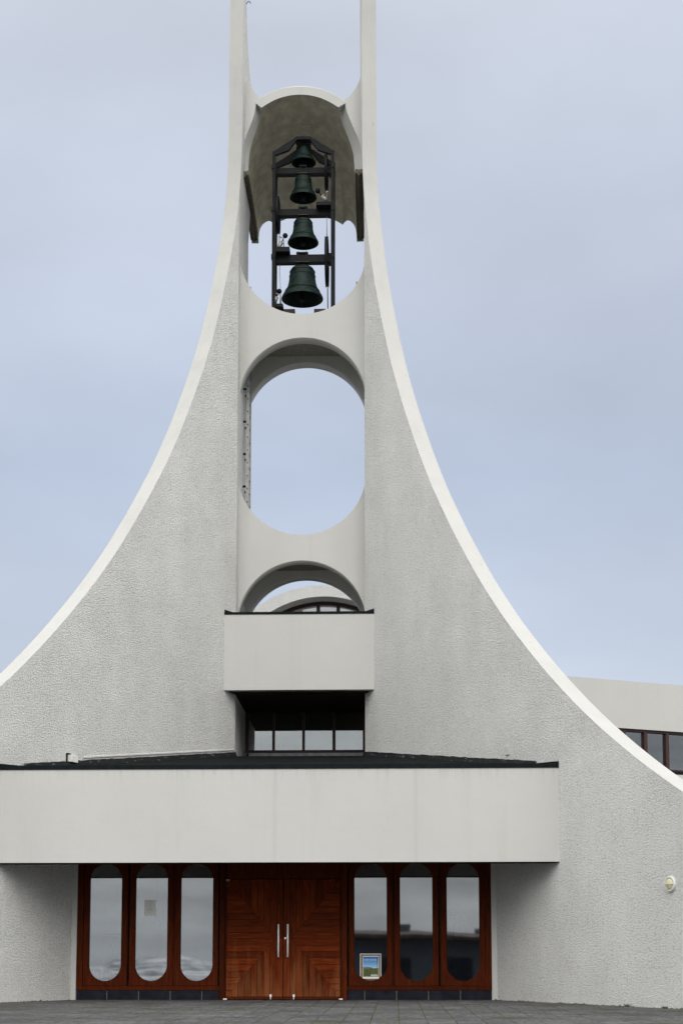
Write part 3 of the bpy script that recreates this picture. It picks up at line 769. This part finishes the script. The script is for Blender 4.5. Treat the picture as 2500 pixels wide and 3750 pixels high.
di = abs(il.x); dzi = ia-il.z; RI = (di*di+dzi*dzi)/(2*dzi); zci = ia-RI
gab = empty('arched_gable', (0, YG, 0), None, None); gab.parent = church
mb = MB(); n = 64
def ring_(r, zc_, y, a0=-0.25): return [(-r*math.cos(math.pi*(a0+(1-2*a0)*i/n)), y, zc_+r*math.sin(math.pi*(a0+(1-2*a0)*i/n))) for i in range(n+1)]
a0 = 0.06
mb.loft([ring_(RG, zc, YG+14, a0), ring_(RG, zc, YG, a0), ring_(RI, zci, YG, a0), ring_(RI, zci, YG+0.9, a0)], False)
mb.build('gable_arch', M['rough'], gab)
mb = MB(); mb.loft([ring_(RI-0.10, zci, YG+0.62, a0), ring_(RI+0.03, zci, YG+0.62, a0), ring_(RI+0.03, zci, YG+0.7, a0), ring_(RI-0.10, zci, YG+0.7, a0), ring_(RI-0.10, zci, YG+0.62, a0)], False)
zl2 = at(1184, 2247, YG).z
for px in (1165, 1238):
    x = at(px, 2235, YG+0.62).x; mb.box((x-0.05, YG+0.61, zl2-1.5), (x+0.05, YG+0.71, zci+math.sqrt(max(0.01, (RI-0.05)**2-x*x))))
mb.box((-RI, YG+0.615, ia-0.28), (RI, YG+0.705, ia-0.22)) if False else None
mb.build('gable_frame', M['maroon'], gab)
mb = MB(); b = mb.add([(p[0], YG+0.66, p[2]) for p in ring_(RI, zci, 0, a0)]); mb.face([b+i for i in range(n+1)]); mb.build('gable_pane', M['glass'], gab)
mb = MB(); mb.box((-2.9, YG+0.02, -0.5), (2.9, YG+13, zc-0.2)); mb.build('nave_body', M['smooth'], church)

# --- small things on the church
mb = MB(); p = at(905, 2, 5.0); mb.tube([at(902, 14, 5.0), at(910, 4, 5.0), at(914, 6, 5.0), at(918, 13, 5.0)], 0.008, 6); mb.build('wire_hook', M['iron'], church)
for px, py0, py1, Y in ((917, 1050, 1072, 6.3), (1306, 1030, 1050, 6.3)):
    a = at(px-3, py1, Y); b = at(px+3, py0, Y); mb = MB(); mb.box((a.x, Y, a.z-0.3), (b.x, Y+0.05, b.z)); mb.build('belfry_stub', M['galv'], church)

# ------------------------------------------------------------------ belfry: bells and their frame
YB = 6.02
z2p = lambda x, y: at(800+x*0.41454, 500+y*0.41454, YB)
frame = empty('bell_stand', (z2p(750, 900).x, YB, ZB0), 'dark steel bell frame with a gabled top standing in the belfry opening', 'bell frame')
xL0, xR0 = z2p(496, 900).x, z2p(1011, 900).x
ztop = z2p(500, 190).z
for yo in (-0.27, 0.27):
    for x in (xL0, xR0):
        mb = MB(); w_ = 0.036; mb.box((x-w_, YB+yo-w_, ZB0-0.1), (x+w_, YB+yo+w_, ztop)); mb.build('post', M['iron'], frame)
apexz = z2p(750, 60).z; xm = (xL0+xR0)/2
for yo in (-0.27, 0.27):
    mb = MB()
    for x in (xL0, xR0): mb.prism_xz([(x, ztop-0.10), (x, ztop), (xm+(x-xm)*0.22, apexz), (xm+(x-xm)*0.22, apexz-0.07), (xm+(x-xm)*0.5, ztop+0.02)], YB+yo-0.04, YB+yo+0.04)
    mb.box((xm+(xL0-xm)*0.22, YB+yo-0.04, apexz-0.07), (xm+(xR0-xm)*0.22, YB+yo+0.04, apexz))
    mb.build('gable_top', M['iron'], frame)
for (a, b, c, d) in ((575, 1536, 676, 1566), (845, 1534, 945, 1562)):
    p0 = z2p(a, d); p1 = z2p(c, b); mb = MB(); mb.box((p0.x, YB-0.08, p0.z-0.35), (p1.x, YB+0.08, p1.z)); mb.build('foot_beam', M['rust'], frame)
for zc_px in (320, 690, 1105):
    for x in (xL0, xR0):
        mb = MB(); p = z2p(750, zc_px+5); sgx = -1 if x < xm else 1; mb.box((x-0.05 if sgx < 0 else x-0.02, YB-0.35, p.z-0.05), (x+0.02 if sgx < 0 else x+0.05, YB-0.20, p.z+0.04)); mb.prism_xz([(x-0.03, p.z-0.05), (x+0.03, p.z-0.05), (x+0.03, p.z-0.45), (x-0.005, p.z-0.75), (x-0.03, p.z-0.45)], YB-0.335, YB-0.30)
        mb.build('bearing_bracket', M['iron'], frame)

def bell(label, cxp, mouth_y, dia_px, top_y, beam0, beam1, bx0, bx1, wheel):
    c = z2p(cxp, mouth_y); r = (z2p(cxp+dia_px/2, mouth_y).x - z2p(cxp-dia_px/2, mouth_y).x)/2
    hh = z2p(cxp, top_y).z - c.z
    k = 0.0
    root = empty('church_bell', (c.x, YB, c.z), label, 'bell', 'bells hanging one above another in the tower')
    prof = [(1.00, 0.0), (1.005, 0.03), (0.985, 0.065), (0.93, 0.13), (0.85, 0.21), (0.77, 0.30), (0.705, 0.40), (0.66, 0.52), (0.63, 0.66), (0.61, 0.80), (0.585, 0.90), (0.52, 0.965), (0.40, 0.995), (0.15, 1.0), (0.0, 1.0)]
    inn = [(0.0, 0.93), (0.50, 0.90), (0.55, 0.78), (0.60, 0.5), (0.70, 0.3), (0.86, 0.10), (0.93, 0.02), (1.0, 0.0)]
    mb = MB(); mb.lathe([(r*a, hh*b) for a, b in inn] + [(r*a, hh*b) for a, b in prof], (c.x, YB, c.z), 40)
    for b, q in ((0.235, 0.832), (0.26, 0.81), (0.72, 0.622), (0.86, 0.60)): mb.lathe([(r*(q-0.01), hh*(b-0.012)), (r*(q+0.022), hh*b), (r*(q-0.01), hh*(b+0.012))], (c.x, YB, c.z), 40)
    mb.build('bell_body', M['bronze'], root)
    mb = MB(); mb.tube([(c.x, YB, c.z+hh*0.9), (c.x, YB, c.z+0.05), (c.x, YB, c.z-0.03)], [0.02, 0.028, 0.03], 10)
    mb.lathe([(0.0, -0.07), (0.05, -0.05), (0.065, 0.0), (0.05, 0.05), (0.0, 0.07)], (c.x, YB, c.z+0.02), 14); mb.build('clapper', M['iron'], root)
    if beam0 is None: return root
    zb0_, zb1_ = z2p(cxp, beam1).z, z2p(cxp, beam0).z
    mb = MB(); mb.box((z2p(bx0, beam0).x, YB-0.09, zb0_), (z2p(bx1, beam0).x, YB+0.09, zb1_))
    for xe in (bx0, bx1): mb.box((z2p(xe, beam0).x-0.02, YB-0.11, zb0_-0.02), (z2p(xe, beam0).x+0.02, YB+0.11, zb1_+0.02))
    mb.build('headstock', M['iron'], root)
    mb = MB(); s_ = r*0.30
    zt = c.z+hh
    mb.prism_xz([(c.x-s_*1.05, zb0_+0.03), (c.x+s_*1.05, zb0_+0.03), (c.x+s_*1.0, zb0_-0.05), (c.x+s_*0.7, zt-0.01), (c.x+s_*0.35, zt-0.01), (c.x+s_*0.30, zt+0.05), (c.x+s_*0.16, zt+0.05), (c.x+s_*0.16, zt-0.01), (c.x-s_*0.16, zt-0.01), (c.x-s_*0.16, zt+0.05), (c.x-s_*0.30, zt+0.05), (c.x-s_*0.35, zt-0.01), (c.x-s_*0.7, zt-0.01), (c.x-s_*1.0, zb0_-0.05)], YB-0.05, YB+0.05)
    mb.box((c.x-s_*0.95, YB-0.12, zb1_+0.02), (c.x+s_*0.95, YB+0.12, zb1_+0.05)); mb.build('crown', M['bronze'], root)
    mb = MB()
    for sx in (-0.55, 0.55):
        x = c.x+s_*sx*1.15; mb.tube([(x, YB-0.10, zb0_-0.03), (x, YB-0.10, zb1_+0.055), (x, YB-0.05, zb1_+0.09), (x, YB+0.05, zb1_+0.09), (x, YB+0.10, zb1_+0.055)], 0.008, 6)
    mb.box((c.x-s_*1.1, YB-0.115, zb0_-0.012), (c.x+s_*1.1, YB-0.085, zb0_+0.008)); mb.build('strap', M['rust'], root)
    if wheel:
        wx, wy, wd = wheel; wc = z2p(wx, wy); rr = wd*0.41454*0.5*(YB+28.4)/F_PX
        mb = MB(); w_ = 0.025
        mb.lathe([(rr*0.90, -w_), (rr, -w_*1.3), (rr*0.965, 0), (rr, w_*1.3), (rr*0.90, w_), (rr*0.90, -w_)], (wc.x, YB, wc.z), 40, 0, 'x')
        for k in range(6):
            a = k*math.pi/3+0.2; mb.tube([(wc.x, YB, wc.z), (wc.x, YB+rr*0.92*math.cos(a), wc.z+rr*0.92*math.sin(a))], 0.02, 6)
        mb.build('bell_wheel', M['iron'], root)
    return root
bell('largest dark green bell, lowest of the four in the tower', 740, 1440, 366, 1162, 1058, 1123, 498, 985, (957, 1108, 458))
bell('second largest dark green bell, hanging just above the largest one', 747, 944, 272, 737, 655, 708, 522, 1000, (525, 695, 342))
bell('dark green bell hanging second from the top, below the shaded one', 748, 544, 238, 357, 292, 341, 515, 985, (952, 318, 326))
bell('topmost bell, shaded under the hood with only its rim clear', 752, 236, 216, 78, 60, 40, 690, 810, None)

def hammer(label, ball, piv, plat, side):
    b = z2p(*ball); p = z2p(*piv); Yh = YB-0.15
    root = empty('bell_hammer', (p.x, Yh, p.z), label, 'bell hammer', 'striking hammers beside the bells')
    mb = MB(); rr = 0.058; mb.lathe([(rr*math.sin(math.pi*i/10), -rr*math.cos(math.pi*i/10)) for i in range(11)], (b.x, Yh, b.z), 16); mb.build('hammer_ball', M['iron'], root)
    mb = MB(); mb.tube([(b.x, Yh, b.z), (b.x*0.45+p.x*0.55, Yh, b.z*0.45+p.z*0.55)], 0.012, 8); mb.tube([(b.x*0.5+p.x*0.5, Yh, b.z*0.5+p.z*0.5), (p.x, Yh, p.z)], [0.045, 0.05], 8, 1); mb.build('hammer_arm', [M['iron'], M['galv']], root)
    a, c = z2p(plat[0], plat[2]), z2p(plat[1], plat[3]); mb = MB(); mb.box((a.x, Yh-0.12, c.z), (c.x, Yh+0.2, a.z)); 
    q = (a.x+c.x)/2+0.02*side; mb.tube([(q, Yh-0.05, a.z), (q, Yh-0.05, a.z+0.22), (q-0.10*side, Yh-0.05, a.z+0.27)], 0.014, 6, 1); mb.build('hammer_base', [M['iron'], M['galv']], root)
hammer('striking hammer on a bracket left of the second largest bell', (593, 903), (528, 1020), (512, 634, 1022, 1060), 1)
hammer('striking hammer low at the left foot, beside the largest bell', (540, 1393), (496, 1492), (510, 576, 1520, 1545), 1)
hammer('striking hammer raised to the right of the third bell', (880, 508), (955, 600), (866, 1008, 625, 652), -1)
mb = MB()
for x0, y0, x1, y1 in ((957, 478, 955, 885), (951, 478, 958, 885)): mb.tube([z2p(x0, y0), z2p(x1, y1)], 0.006, 5)
tag(mb.build('bell_rope', M['galv']), 'pale bell rope running down on the right between the two wheels', 'rope')
mb = MB(); mb.tube([z2p(963, 1335), z2p(965, 1522)], 0.012, 6); tag(mb.build('bell_rope', M['iron']), 'short dark bell rope under the wheel of the largest bell', 'rope')
mb = MB(); mb.tube([z2p(540, 862), z2p(541, 1200), z2p(548, 1350), z2p(555, 1525)], 0.007, 5); mb.tube([z2p(526, 862), z2p(535, 1020)], 0.006, 5)
tag(mb.build('bell_rope', M['galv']), 'long thin bell rope hanging down on the left side of the frame', 'rope')

# ------------------------------------------------------------------ ladder inside the tower
lad = empty('wall_ladder', (-X0+0.10, 6.23, ZO0-0.5), 'grey metal ladder fixed to the inner left wall of the tower opening', 'ladder')
for y in (6.02, 6.44):
    mb = MB(); mb.box((-X0+0.07, y-0.014, ZO0-0.4), (-X0+0.14, y+0.014, ZO1+0.12)); mb.build('rail', M['galv'], lad)
z = ZO0-0.2
while z < ZO1+0.05:
    mb = MB(); mb.tube([(-X0+0.105, 6.005, z), (-X0+0.105, 6.46, z)], 0.015, 8); mb.build('rung', M['iron'], lad); z += 0.29
for k in range(4):
    z = at(900, 1440+k*118, 6.3).z
    for y in (6.02, 6.44): mb = MB(); mb.box((-X0-0.01, y+0.016, z-0.02), (-X0+0.12, y+0.05, z+0.02)); mb.build('bracket', M['iron'], lad)

# ------------------------------------------------------------------ bulkhead lamp on the right wall
lx, ly = 5.9358, -4.5611; lz = at(2455, 3238, ly).z
lamp = empty('wall_lamp', (lx, ly, lz), 'round bulkhead lamp with a cream lens and a guard bar on the rough right wall', 'wall lamp')
dW, nW, up = Vector((DX, DY, 0)), Vector((-NX, -NY, 0)), Vector((0, 0, 1)); pc = Vector((lx, ly, lz))
def disc(prof, n=28, ex=1.0):
    return [[pc + dW*(r*ex*math.cos(2*math.pi*k/n)) + up*(r*math.sin(2*math.pi*k/n)) + nW*h for k in range(n)] for r, h in prof]
mb = MB(); mb.loft(disc([(0.118, -0.02), (0.118, 0.022), (0.108, 0.034), (0.088, 0.036), (0.086, 0.02)]), True, 0, True); mb.build('housing', M['lampbody'], lamp)
mb = MB(); mb.loft(disc([(0.086, 0.020), (0.080, 0.036), (0.060, 0.050), (0.03, 0.056), (0.001, 0.058)]), True, 0, True); mb.build('lens', M['cream'], lamp)
mb = MB(); bar = [pc + dW*a_ + nW*b_ for a_, b_ in ((-0.125, 0.01), (-0.09, 0.05), (-0.04, 0.068), (0.0, 0.072), (0.04, 0.068), (0.09, 0.05), (0.115, 0.02))]
mb.loft([[p_ + up*0.006 for p_ in bar], [p_ + up*-0.006 for p_ in bar], [p_*1.0 - nW*0.02 + up*-0.006 for p_ in bar], [p_ - nW*0.02 + up*0.006 for p_ in bar], [p_ + up*0.006 for p_ in bar]], False); mb.build('guard_bar', M['lampbody'], lamp)

# ------------------------------------------------------------------ notice and poster
q0, q1 = at(529, 3354, 0.08), at(570, 3295.5, 0.08)
nt_ = empty('paper_notice', ((q0.x+q1.x)/2, 0.082, q0.z), 'white sheet of paper with grey printing taped to the second window from the left', 'notice')
mb = MB(); mb.box((q0.x, 0.079, q0.z), (q1.x, 0.0825, q1.z)); mb.build('sheet', M['paper'], nt_)
mb = MB(); W_, H_ = q1.x-q0.x, q1.z-q0.z
for fy, fw_ in ((0.88, 0.55), (0.82, 0.66), (0.73, 0.5), (0.645, 0.45), (0.55, 0.22), (0.49, 0.4), (0.385, 0.55), (0.325, 0.57), (0.23, 0.42)):
    cx = q0.x+W_*0.5; mb.box((cx-W_*fw_/2, 0.0784, q0.z+H_*fy-0.002), (cx+W_*fw_/2, 0.0790, q0.z+H_*fy+0.002))
mb.build('printing', M['ink'], nt_)

YP = 0.078
b0, b1 = at(1318, 3586, YP), at(1395, 3492.5, YP)
pos_ = empty('poster', (1.40, YP, GZ0), 'framed poster of a blue sky over a green plain at the foot of a window', 'poster')
zc_ = GZ0+GR; cxw = 1.512
def bottom(x): return zc_-math.sqrt(max(0, (GR-0.012)**2-(x-cxw)**2))
xs = [b0.x+(b1.x-b0.x)*i/16 for i in range(17)]
poly = [(x, bottom(x)) for x in xs] + [(b1.x, b1.z), (b0.x, b1.z)]
mb = MB(); mb.prism_xz(poly, 0.068, 0.082); mb.build('backing_board', M['tan'], pos_)
mb = MB(); 
for a, b in (((b0.x, bottom(b0.x)), (b0.x+0.010, b1.z)), ((b1.x-0.010, bottom(b1.x)), (b1.x, b1.z)), ((b0.x+0.010, b1.z-0.010), (b1.x-0.010, b1.z))): mb.box((a[0], 0.060, a[1]), (b[0], 0.0675, b[1]))
mb.build('board_edge', M['paper'], pos_)
p0, p1 = at(1328, 3584, 0.06), at(1386.5, 3501, 0.06)
W_, H_ = p1.x-p0.x, p1.z-p0.z; u = lambda fx, fz: (p0.x+W_*fx, p0.z+H_*fz)
mb = MB(); mb.box((p0.x, 0.061, p0.z), (p1.x, 0.0675, p1.z)); mb.build('poster_sheet', M['paper'], pos_)
mm, n_, p_, o_ = new_mat('printed_sky')
tcn = n_.nodes.new('ShaderNodeTexCoord'); sp_ = n_.nodes.new('ShaderNodeSeparateXYZ'); n_.links.new(tcn.outputs['Generated'], sp_.inputs[0])
n_.links.new(ramp_of(n_, sp_.outputs[2], [(0.0, (0.50, 0.66, 0.84)), (0.45, (0.13, 0.40, 0.76)), (1.0, (0.02, 0.13, 0.48))]), p_.inputs['Base Color']); p_.inputs['Roughness'].default_value = 0.35
mb = MB(); a, b = u(0.025, 0.44), u(0.975, 0.975); mb.box((a[0], 0.0585, a[1]), (b[0], 0.0605, b[1])); mb.build('printed_sky', mm, pos_)
M['pgrass'] = mat_plain('printed_grass', (0.085, 0.11, 0.018), 0.4, var=0.55, scale=45)
M['pmount'] = mat_plain('printed_mountain', (0.16, 0.17, 0.27), 0.4)
mb = MB(); mb.prism_xz([u(0.025, 0.09), u(0.975, 0.09), u(0.975, 0.47), u(0.6, 0.455), u(0.3, 0.44), u(0.025, 0.445)], 0.0568, 0.0583); mb.build('printed_plain', M['pgrass'], pos_)
mb = MB(); mb.prism_xz([u(0.025, 0.44), u(0.64, 0.45), u(0.58, 0.48), u(0.52, 0.515), u(0.49, 0.50), u(0.42, 0.505), u(0.3, 0.52), u(0.15, 0.515), u(0.025, 0.53)], 0.0574, 0.0584); mb.build('printed_mountain', M['pmount'], pos_)
mb = MB(); mb.box((u(0.5, 0)[0], 0.0555, u(0, 0.115)[1]), (u(0.93, 0)[0], 0.0566, u(0, 0.185)[1])); mb.build('caption_box', M['ink'], pos_)
mb = MB(); mb.tube([(u(0.905, 0)[0], 0.0575, u(0, 0.46)[1]), (u(0.895, 0)[0], 0.0575, u(0, 0.86)[1]), (u(0.86, 0)[0], 0.0575, u(0, 0.92)[1]), (u(0.95, 0)[0], 0.0575, u(0, 0.97)[1])], 0.003, 5); mb.build('printed_pole', M['iron'], pos_)
fc = bpy.data.curves.new('lettering', 'FONT'); fc.body = 'FÓTSPOR / FOOTSTEPS'; fc.size = 0.032; fc.align_x = 'LEFT'; fc.space_character = 0.92
fo_t = bpy.data.objects.new('tmp', fc); S.collection.objects.link(fo_t)
dg = bpy.context.evaluated_depsgraph_get(); me = bpy.data.meshes.new_from_object(fo_t.evaluated_get(dg)); bpy.data.objects.remove(fo_t)
xs_ = [v.co.x for v in me.vertices]; kx = (W_*0.80)/(max(xs_)-min(xs_))
for v in me.vertices: v.co = Vector((u(0.05, 0)[0]+(v.co.x-min(xs_))*kx, 0.0580, u(0, 0.795)[1]+v.co.y*1.25))
me.materials.append(M['white']); lo_ = bpy.data.objects.new('lettering', me); S.collection.objects.link(lo_); lo_.parent = pos_; lo_.location = -pos_.location

# ------------------------------------------------------------------ things seen dimly through the glass
t = empty('pendant_lamp', (-2.0, 0.75, 1.3), 'grey cone-shaped pendant lamp hanging behind the second window from the left', 'pendant lamp')
a = at(576, 3319, 0.75); b = at(552, 3390, 0.75); c = at(598, 3390, 0.75); r_ = (c.x-b.x)/2
mb = MB(); mb.lathe([(0.012, 0.0), (r_*0.55, -(a.z-b.z)*0.52), (r_, -(a.z-b.z)), (r_*0.96, -(a.z-b.z)+0.004), (0.01, -0.01)], ((b.x+c.x)/2, 0.75, a.z), 28, 0, 'z', False); mb.build('lamp_shade', M['iron'], t)
mb = MB(); mb.tube([((b.x+c.x)/2, 0.75, a.z), ((b.x+c.x)/2, 0.75, 2.9)], 0.004, 6); mb.build('cord', M['iron'], t)
t = empty('wooden_chair', (-3.0, 0.6, 0.0), 'wooden chair with a purple seat pad behind the leftmost window', 'chair')
p = at(372, 3510, 0.5); q = at(372, 3590, 0.5)
for dx_ in (0.0, 0.42):
    for dy_ in (0.0, 0.42):
        mb = MB(); mb.box((p.x-0.02+dx_, 0.5+dy_, 0.0), (p.x+0.03+dx_, 0.55+dy_, p.z if dy_ == 0 else 0.44)); mb.build('leg', M['tan'], t)
mb = MB(); mb.box((p.x-0.02, 0.49, 0.40), (p.x+0.45, 0.97, 0.44)); mb.build('seat', M['tan'], t)
mb = MB(); mb.box((p.x+0.03, 0.48, 0.44), (p.x+0.43, 0.95, 0.48)); mb.build('seat_pad', M['purple'], t, 0.01)
mb = MB(); mb.box((p.x+0.03, 0.51, 0.55), (p.x+0.40, 0.54, p.z-0.02)); mb.build('backrest', M['tan'], t)
t = empty('lectern_stand', (-3.05, 0.9, 0.0), 'dark leaning stand with a flat top behind the leftmost window', 'stand')
mb = MB(); mb.tube([at(418, 3430, 0.9), at(411, 3480, 0.9), at(398, 3545, 0.9), at(394, 3640, 0.9)], 0.024, 8); mb.build('pole', M['iron'], t)
mb = MB(); a = at(388, 3424, 0.9); b = at(447, 3420, 0.9); mb.box((a.x, 0.8, a.z-0.012), (b.x, 1.0, a.z+0.018)); mb.build('stand_top', M['iron'], t)
mb = MB(); mb.tube([at(388.5, 3424, 0.88), at(388, 3530, 0.88)], 0.008, 6); mb.build('hanging_cord', M['iron'], t)
t = empty('potted_palm', (3.0, 0.75, 0.0), 'potted palm with drooping fronds behind the rightmost window', 'potted palm')
mb = MB(); mb.lathe([(0.0, 0.0), (0.13, 0.0), (0.17, 0.28), (0.155, 0.28), (0.14, 0.25), (0.0, 0.25)], (3.0, 0.8, 0.0), 24); mb.build('pot', M['tan'], t)
mb = MB(); mb.tube([(3.0, 0.8, 0.2), (2.99, 0.8, 0.9), (2.97, 0.8, 1.45)], [0.03, 0.022, 0.012], 8); mb.build('stem', M['greenleaf'], t)
for k in range(15):
    a_ = k*2.4; ln = 0.32+0.18*random.random(); mb = MB(); top = 1.40+0.14*random.random(); pts = []
    for i in range(9):
        f = i/8; pts.append((2.97+math.cos(a_)*ln*f, 0.8+math.sin(a_)*ln*0.55*f, top+0.20*f-0.62*f*f))
    rr = [0.004+0.009*math.sin(math.pi*min(1, i/8+0.08)) for i in range(9)]
    l_ = [(x, y-r_*0.3, z+r_) for (x, y, z), r_ in zip(pts, rr)]; d_ = [(x, y+r_*0.3, z-r_) for (x, y, z), r_ in zip(pts, rr)]
    mb.loft([l_, pts, d_], False); mb.build('frond', M['greenleaf'], t)

# ------------------------------------------------------------------ ground and what the windows mirror
gm = MB(); xs = [-3000, -400, -60, -20, -8, -4, 0, 4, 8, 20, 60, 400, 3000]
def gz(y):
    if y > -16: return 0.015*y if y < 0 else 0.0
    if y > -26: return -0.24-0.103*(-16-y)
    return -1.27
ys = [-3000, -300, -90, -40, -30, -26, -21, -16, -10, -5, 0, 30, 300, 6000]
b_ = [gm.add([(x, y, gz(y)) for x in xs]) for y in ys]
for a, b in zip(b_, b_[1:]):
    for i in range(len(xs)-1): gm.face((a+i, a+i+1, b+i+1, b+i))
g = gm.build('ground', M['paving']); g['kind'] = 'structure'
hm = MB(); rows = []
prof = []
n = 160
for j in range(6):
    row = []
    for i in range(n+1):
        a_ = R(150 + (i/n)*122); d = 1500+j*260
        h = (-8, 5, 16, 27, 20, 3)[j]; nz = math.sin(i*0.31)*0.35+math.sin(i*0.77+j)*0.25+math.sin(i*1.9+j*2)*0.18+random.uniform(-.1, .1)
        row.append((-d*math.sin(a_-R(90))*1.0 if False else math.cos(a_+R(0))*d, -abs(math.sin(a_)*d)-300, -2+max(-6, h*(1+nz)) if 0 < j < 5 else -4))
    rows.append(row)
hm.loft(rows, False, 0, True)
h_ = hm.build('hills', M['hill']); h_['kind'] = 'structure'

bd = empty('low_house', (10, -60, -1.27), 'long dark single-storey house mirrored in the three right-hand windows', 'house')
zr = 2.75
mb = MB(); mb.box((-1.2, -64, -1.5), (24, -57, zr-0.25)); mb.build('wall', M['cladding'], bd)
mb = MB(); mb.prism([( -56.3, zr-0.05), (-56.3, zr-0.28), (-64.6, zr-0.28), (-64.6, zr-0.05), (-60.5, zr+0.25)], lambda p: (-1.7, p[0], p[1]+0.10), lambda p: (24.5, p[0], p[1]-0.55)); rf = mb.build('roof', M['roofmetal'], bd)
mb = MB(); mb.box((2.0, -60.6, zr), (2.7, -60.0, zr+0.55)); mb.build('chimney', M['cladding'], rf)
mb = MB(); mb.tube([(4.6, -60.2, zr-0.2), (4.6, -60.2, zr+0.5)], 0.07, 8); mb.build('vent_pipe', M['iron'], rf)
mb = MB(); mb.box((6.2, -60.6, zr-0.4), (6.8, -60.0, zr+0.35)); mb.build('chimney', M['cladding'], rf)
for x in (1.2, 4.4, 8.2, 12.0):
    mb = MB(); mb.box((x, -56.99, 0.2), (x+1.5, -56.93, 1.5)); f_ = mb.build('window', M['iron'], bd); mb = MB(); mb.box((x+0.08, -56.93, 0.28), (x+1.42, -56.915, 1.42)); mb.build('pane', M['slate'], f_)

# moss and grit gathered along the foot of the walls
mb = MB()
def tuft(x, y, z, r):
    q = mb.add([(x+r*math.cos(a_), y+r*math.sin(a_), z-0.01) for a_ in (0.3, 1.5, 2.8, 4.0, 5.3)] + [(x+random.uniform(-.3, .3)*r, y+random.uniform(-.3, .3)*r, z+r*random.uniform(0.35, 0.9))])
    for i in range(5): mb.face((q+i, q+(i+1) % 5, q+5))
for sg in (-1, 1):
    for i in range(900):
        y = random.uniform(-9.0, 0.0); off = abs(random.gauss(0, 0.035)); r = random.uniform(0.006, 0.022)*(1.0 if random.random() < 0.9 else 1.7)
        if math.sin(y*2.3+sg)+math.sin(y*5.1) < random.uniform(-1.6, 0.8): continue
        tuft(sg*(wallx(y)-NX*off), y-NY*off, gz(y), r)
for i in range(160):
    x = random.uniform(-3.55, 3.55)
    if abs(x) > 1.15: tuft(x, -abs(random.gauss(0, 0.03))+0.015, 0.0, random.uniform(0.005, 0.014))
mo_ = mb.build('moss', M['weed']); mo_['kind'] = 'stuff'; tag(mo_, 'thin line of moss and grit along the foot of the church walls', 'moss')

# weeds at the foot of the right wall
for k, (px, py, hgt, lab) in enumerate(((2238, 3663, 0.07, 'small weed at the foot of the right wall, nearer the entrance'), (2422, 3666, 0.06, 'small weed at the foot of the right wall, below the lamp'))):
    y = -3.6 if k == 0 else -4.45; x = wallx(y)-0.06; z = gz(y)
    mb = MB()
    for i in range(26):
        a_ = random.uniform(0, 6.28); l = random.uniform(0.02, 0.09); h = hgt*random.uniform(0.3, 0.8); q = mb.add([(x+random.uniform(-.02, .02)-0.006, y, z-0.01), (x+random.uniform(-.02, .02)+0.006, y, z-0.01), (x+math.cos(a_)*l, y+math.sin(a_)*l, z+h)]); mb.face((q, q+1, q+2))
    tag(mb.build('weed', M['weed']), lab, 'weed')
# parts carry no category of their own
for o in S.objects:
    if o.parent and 'category' in o: del o['category']
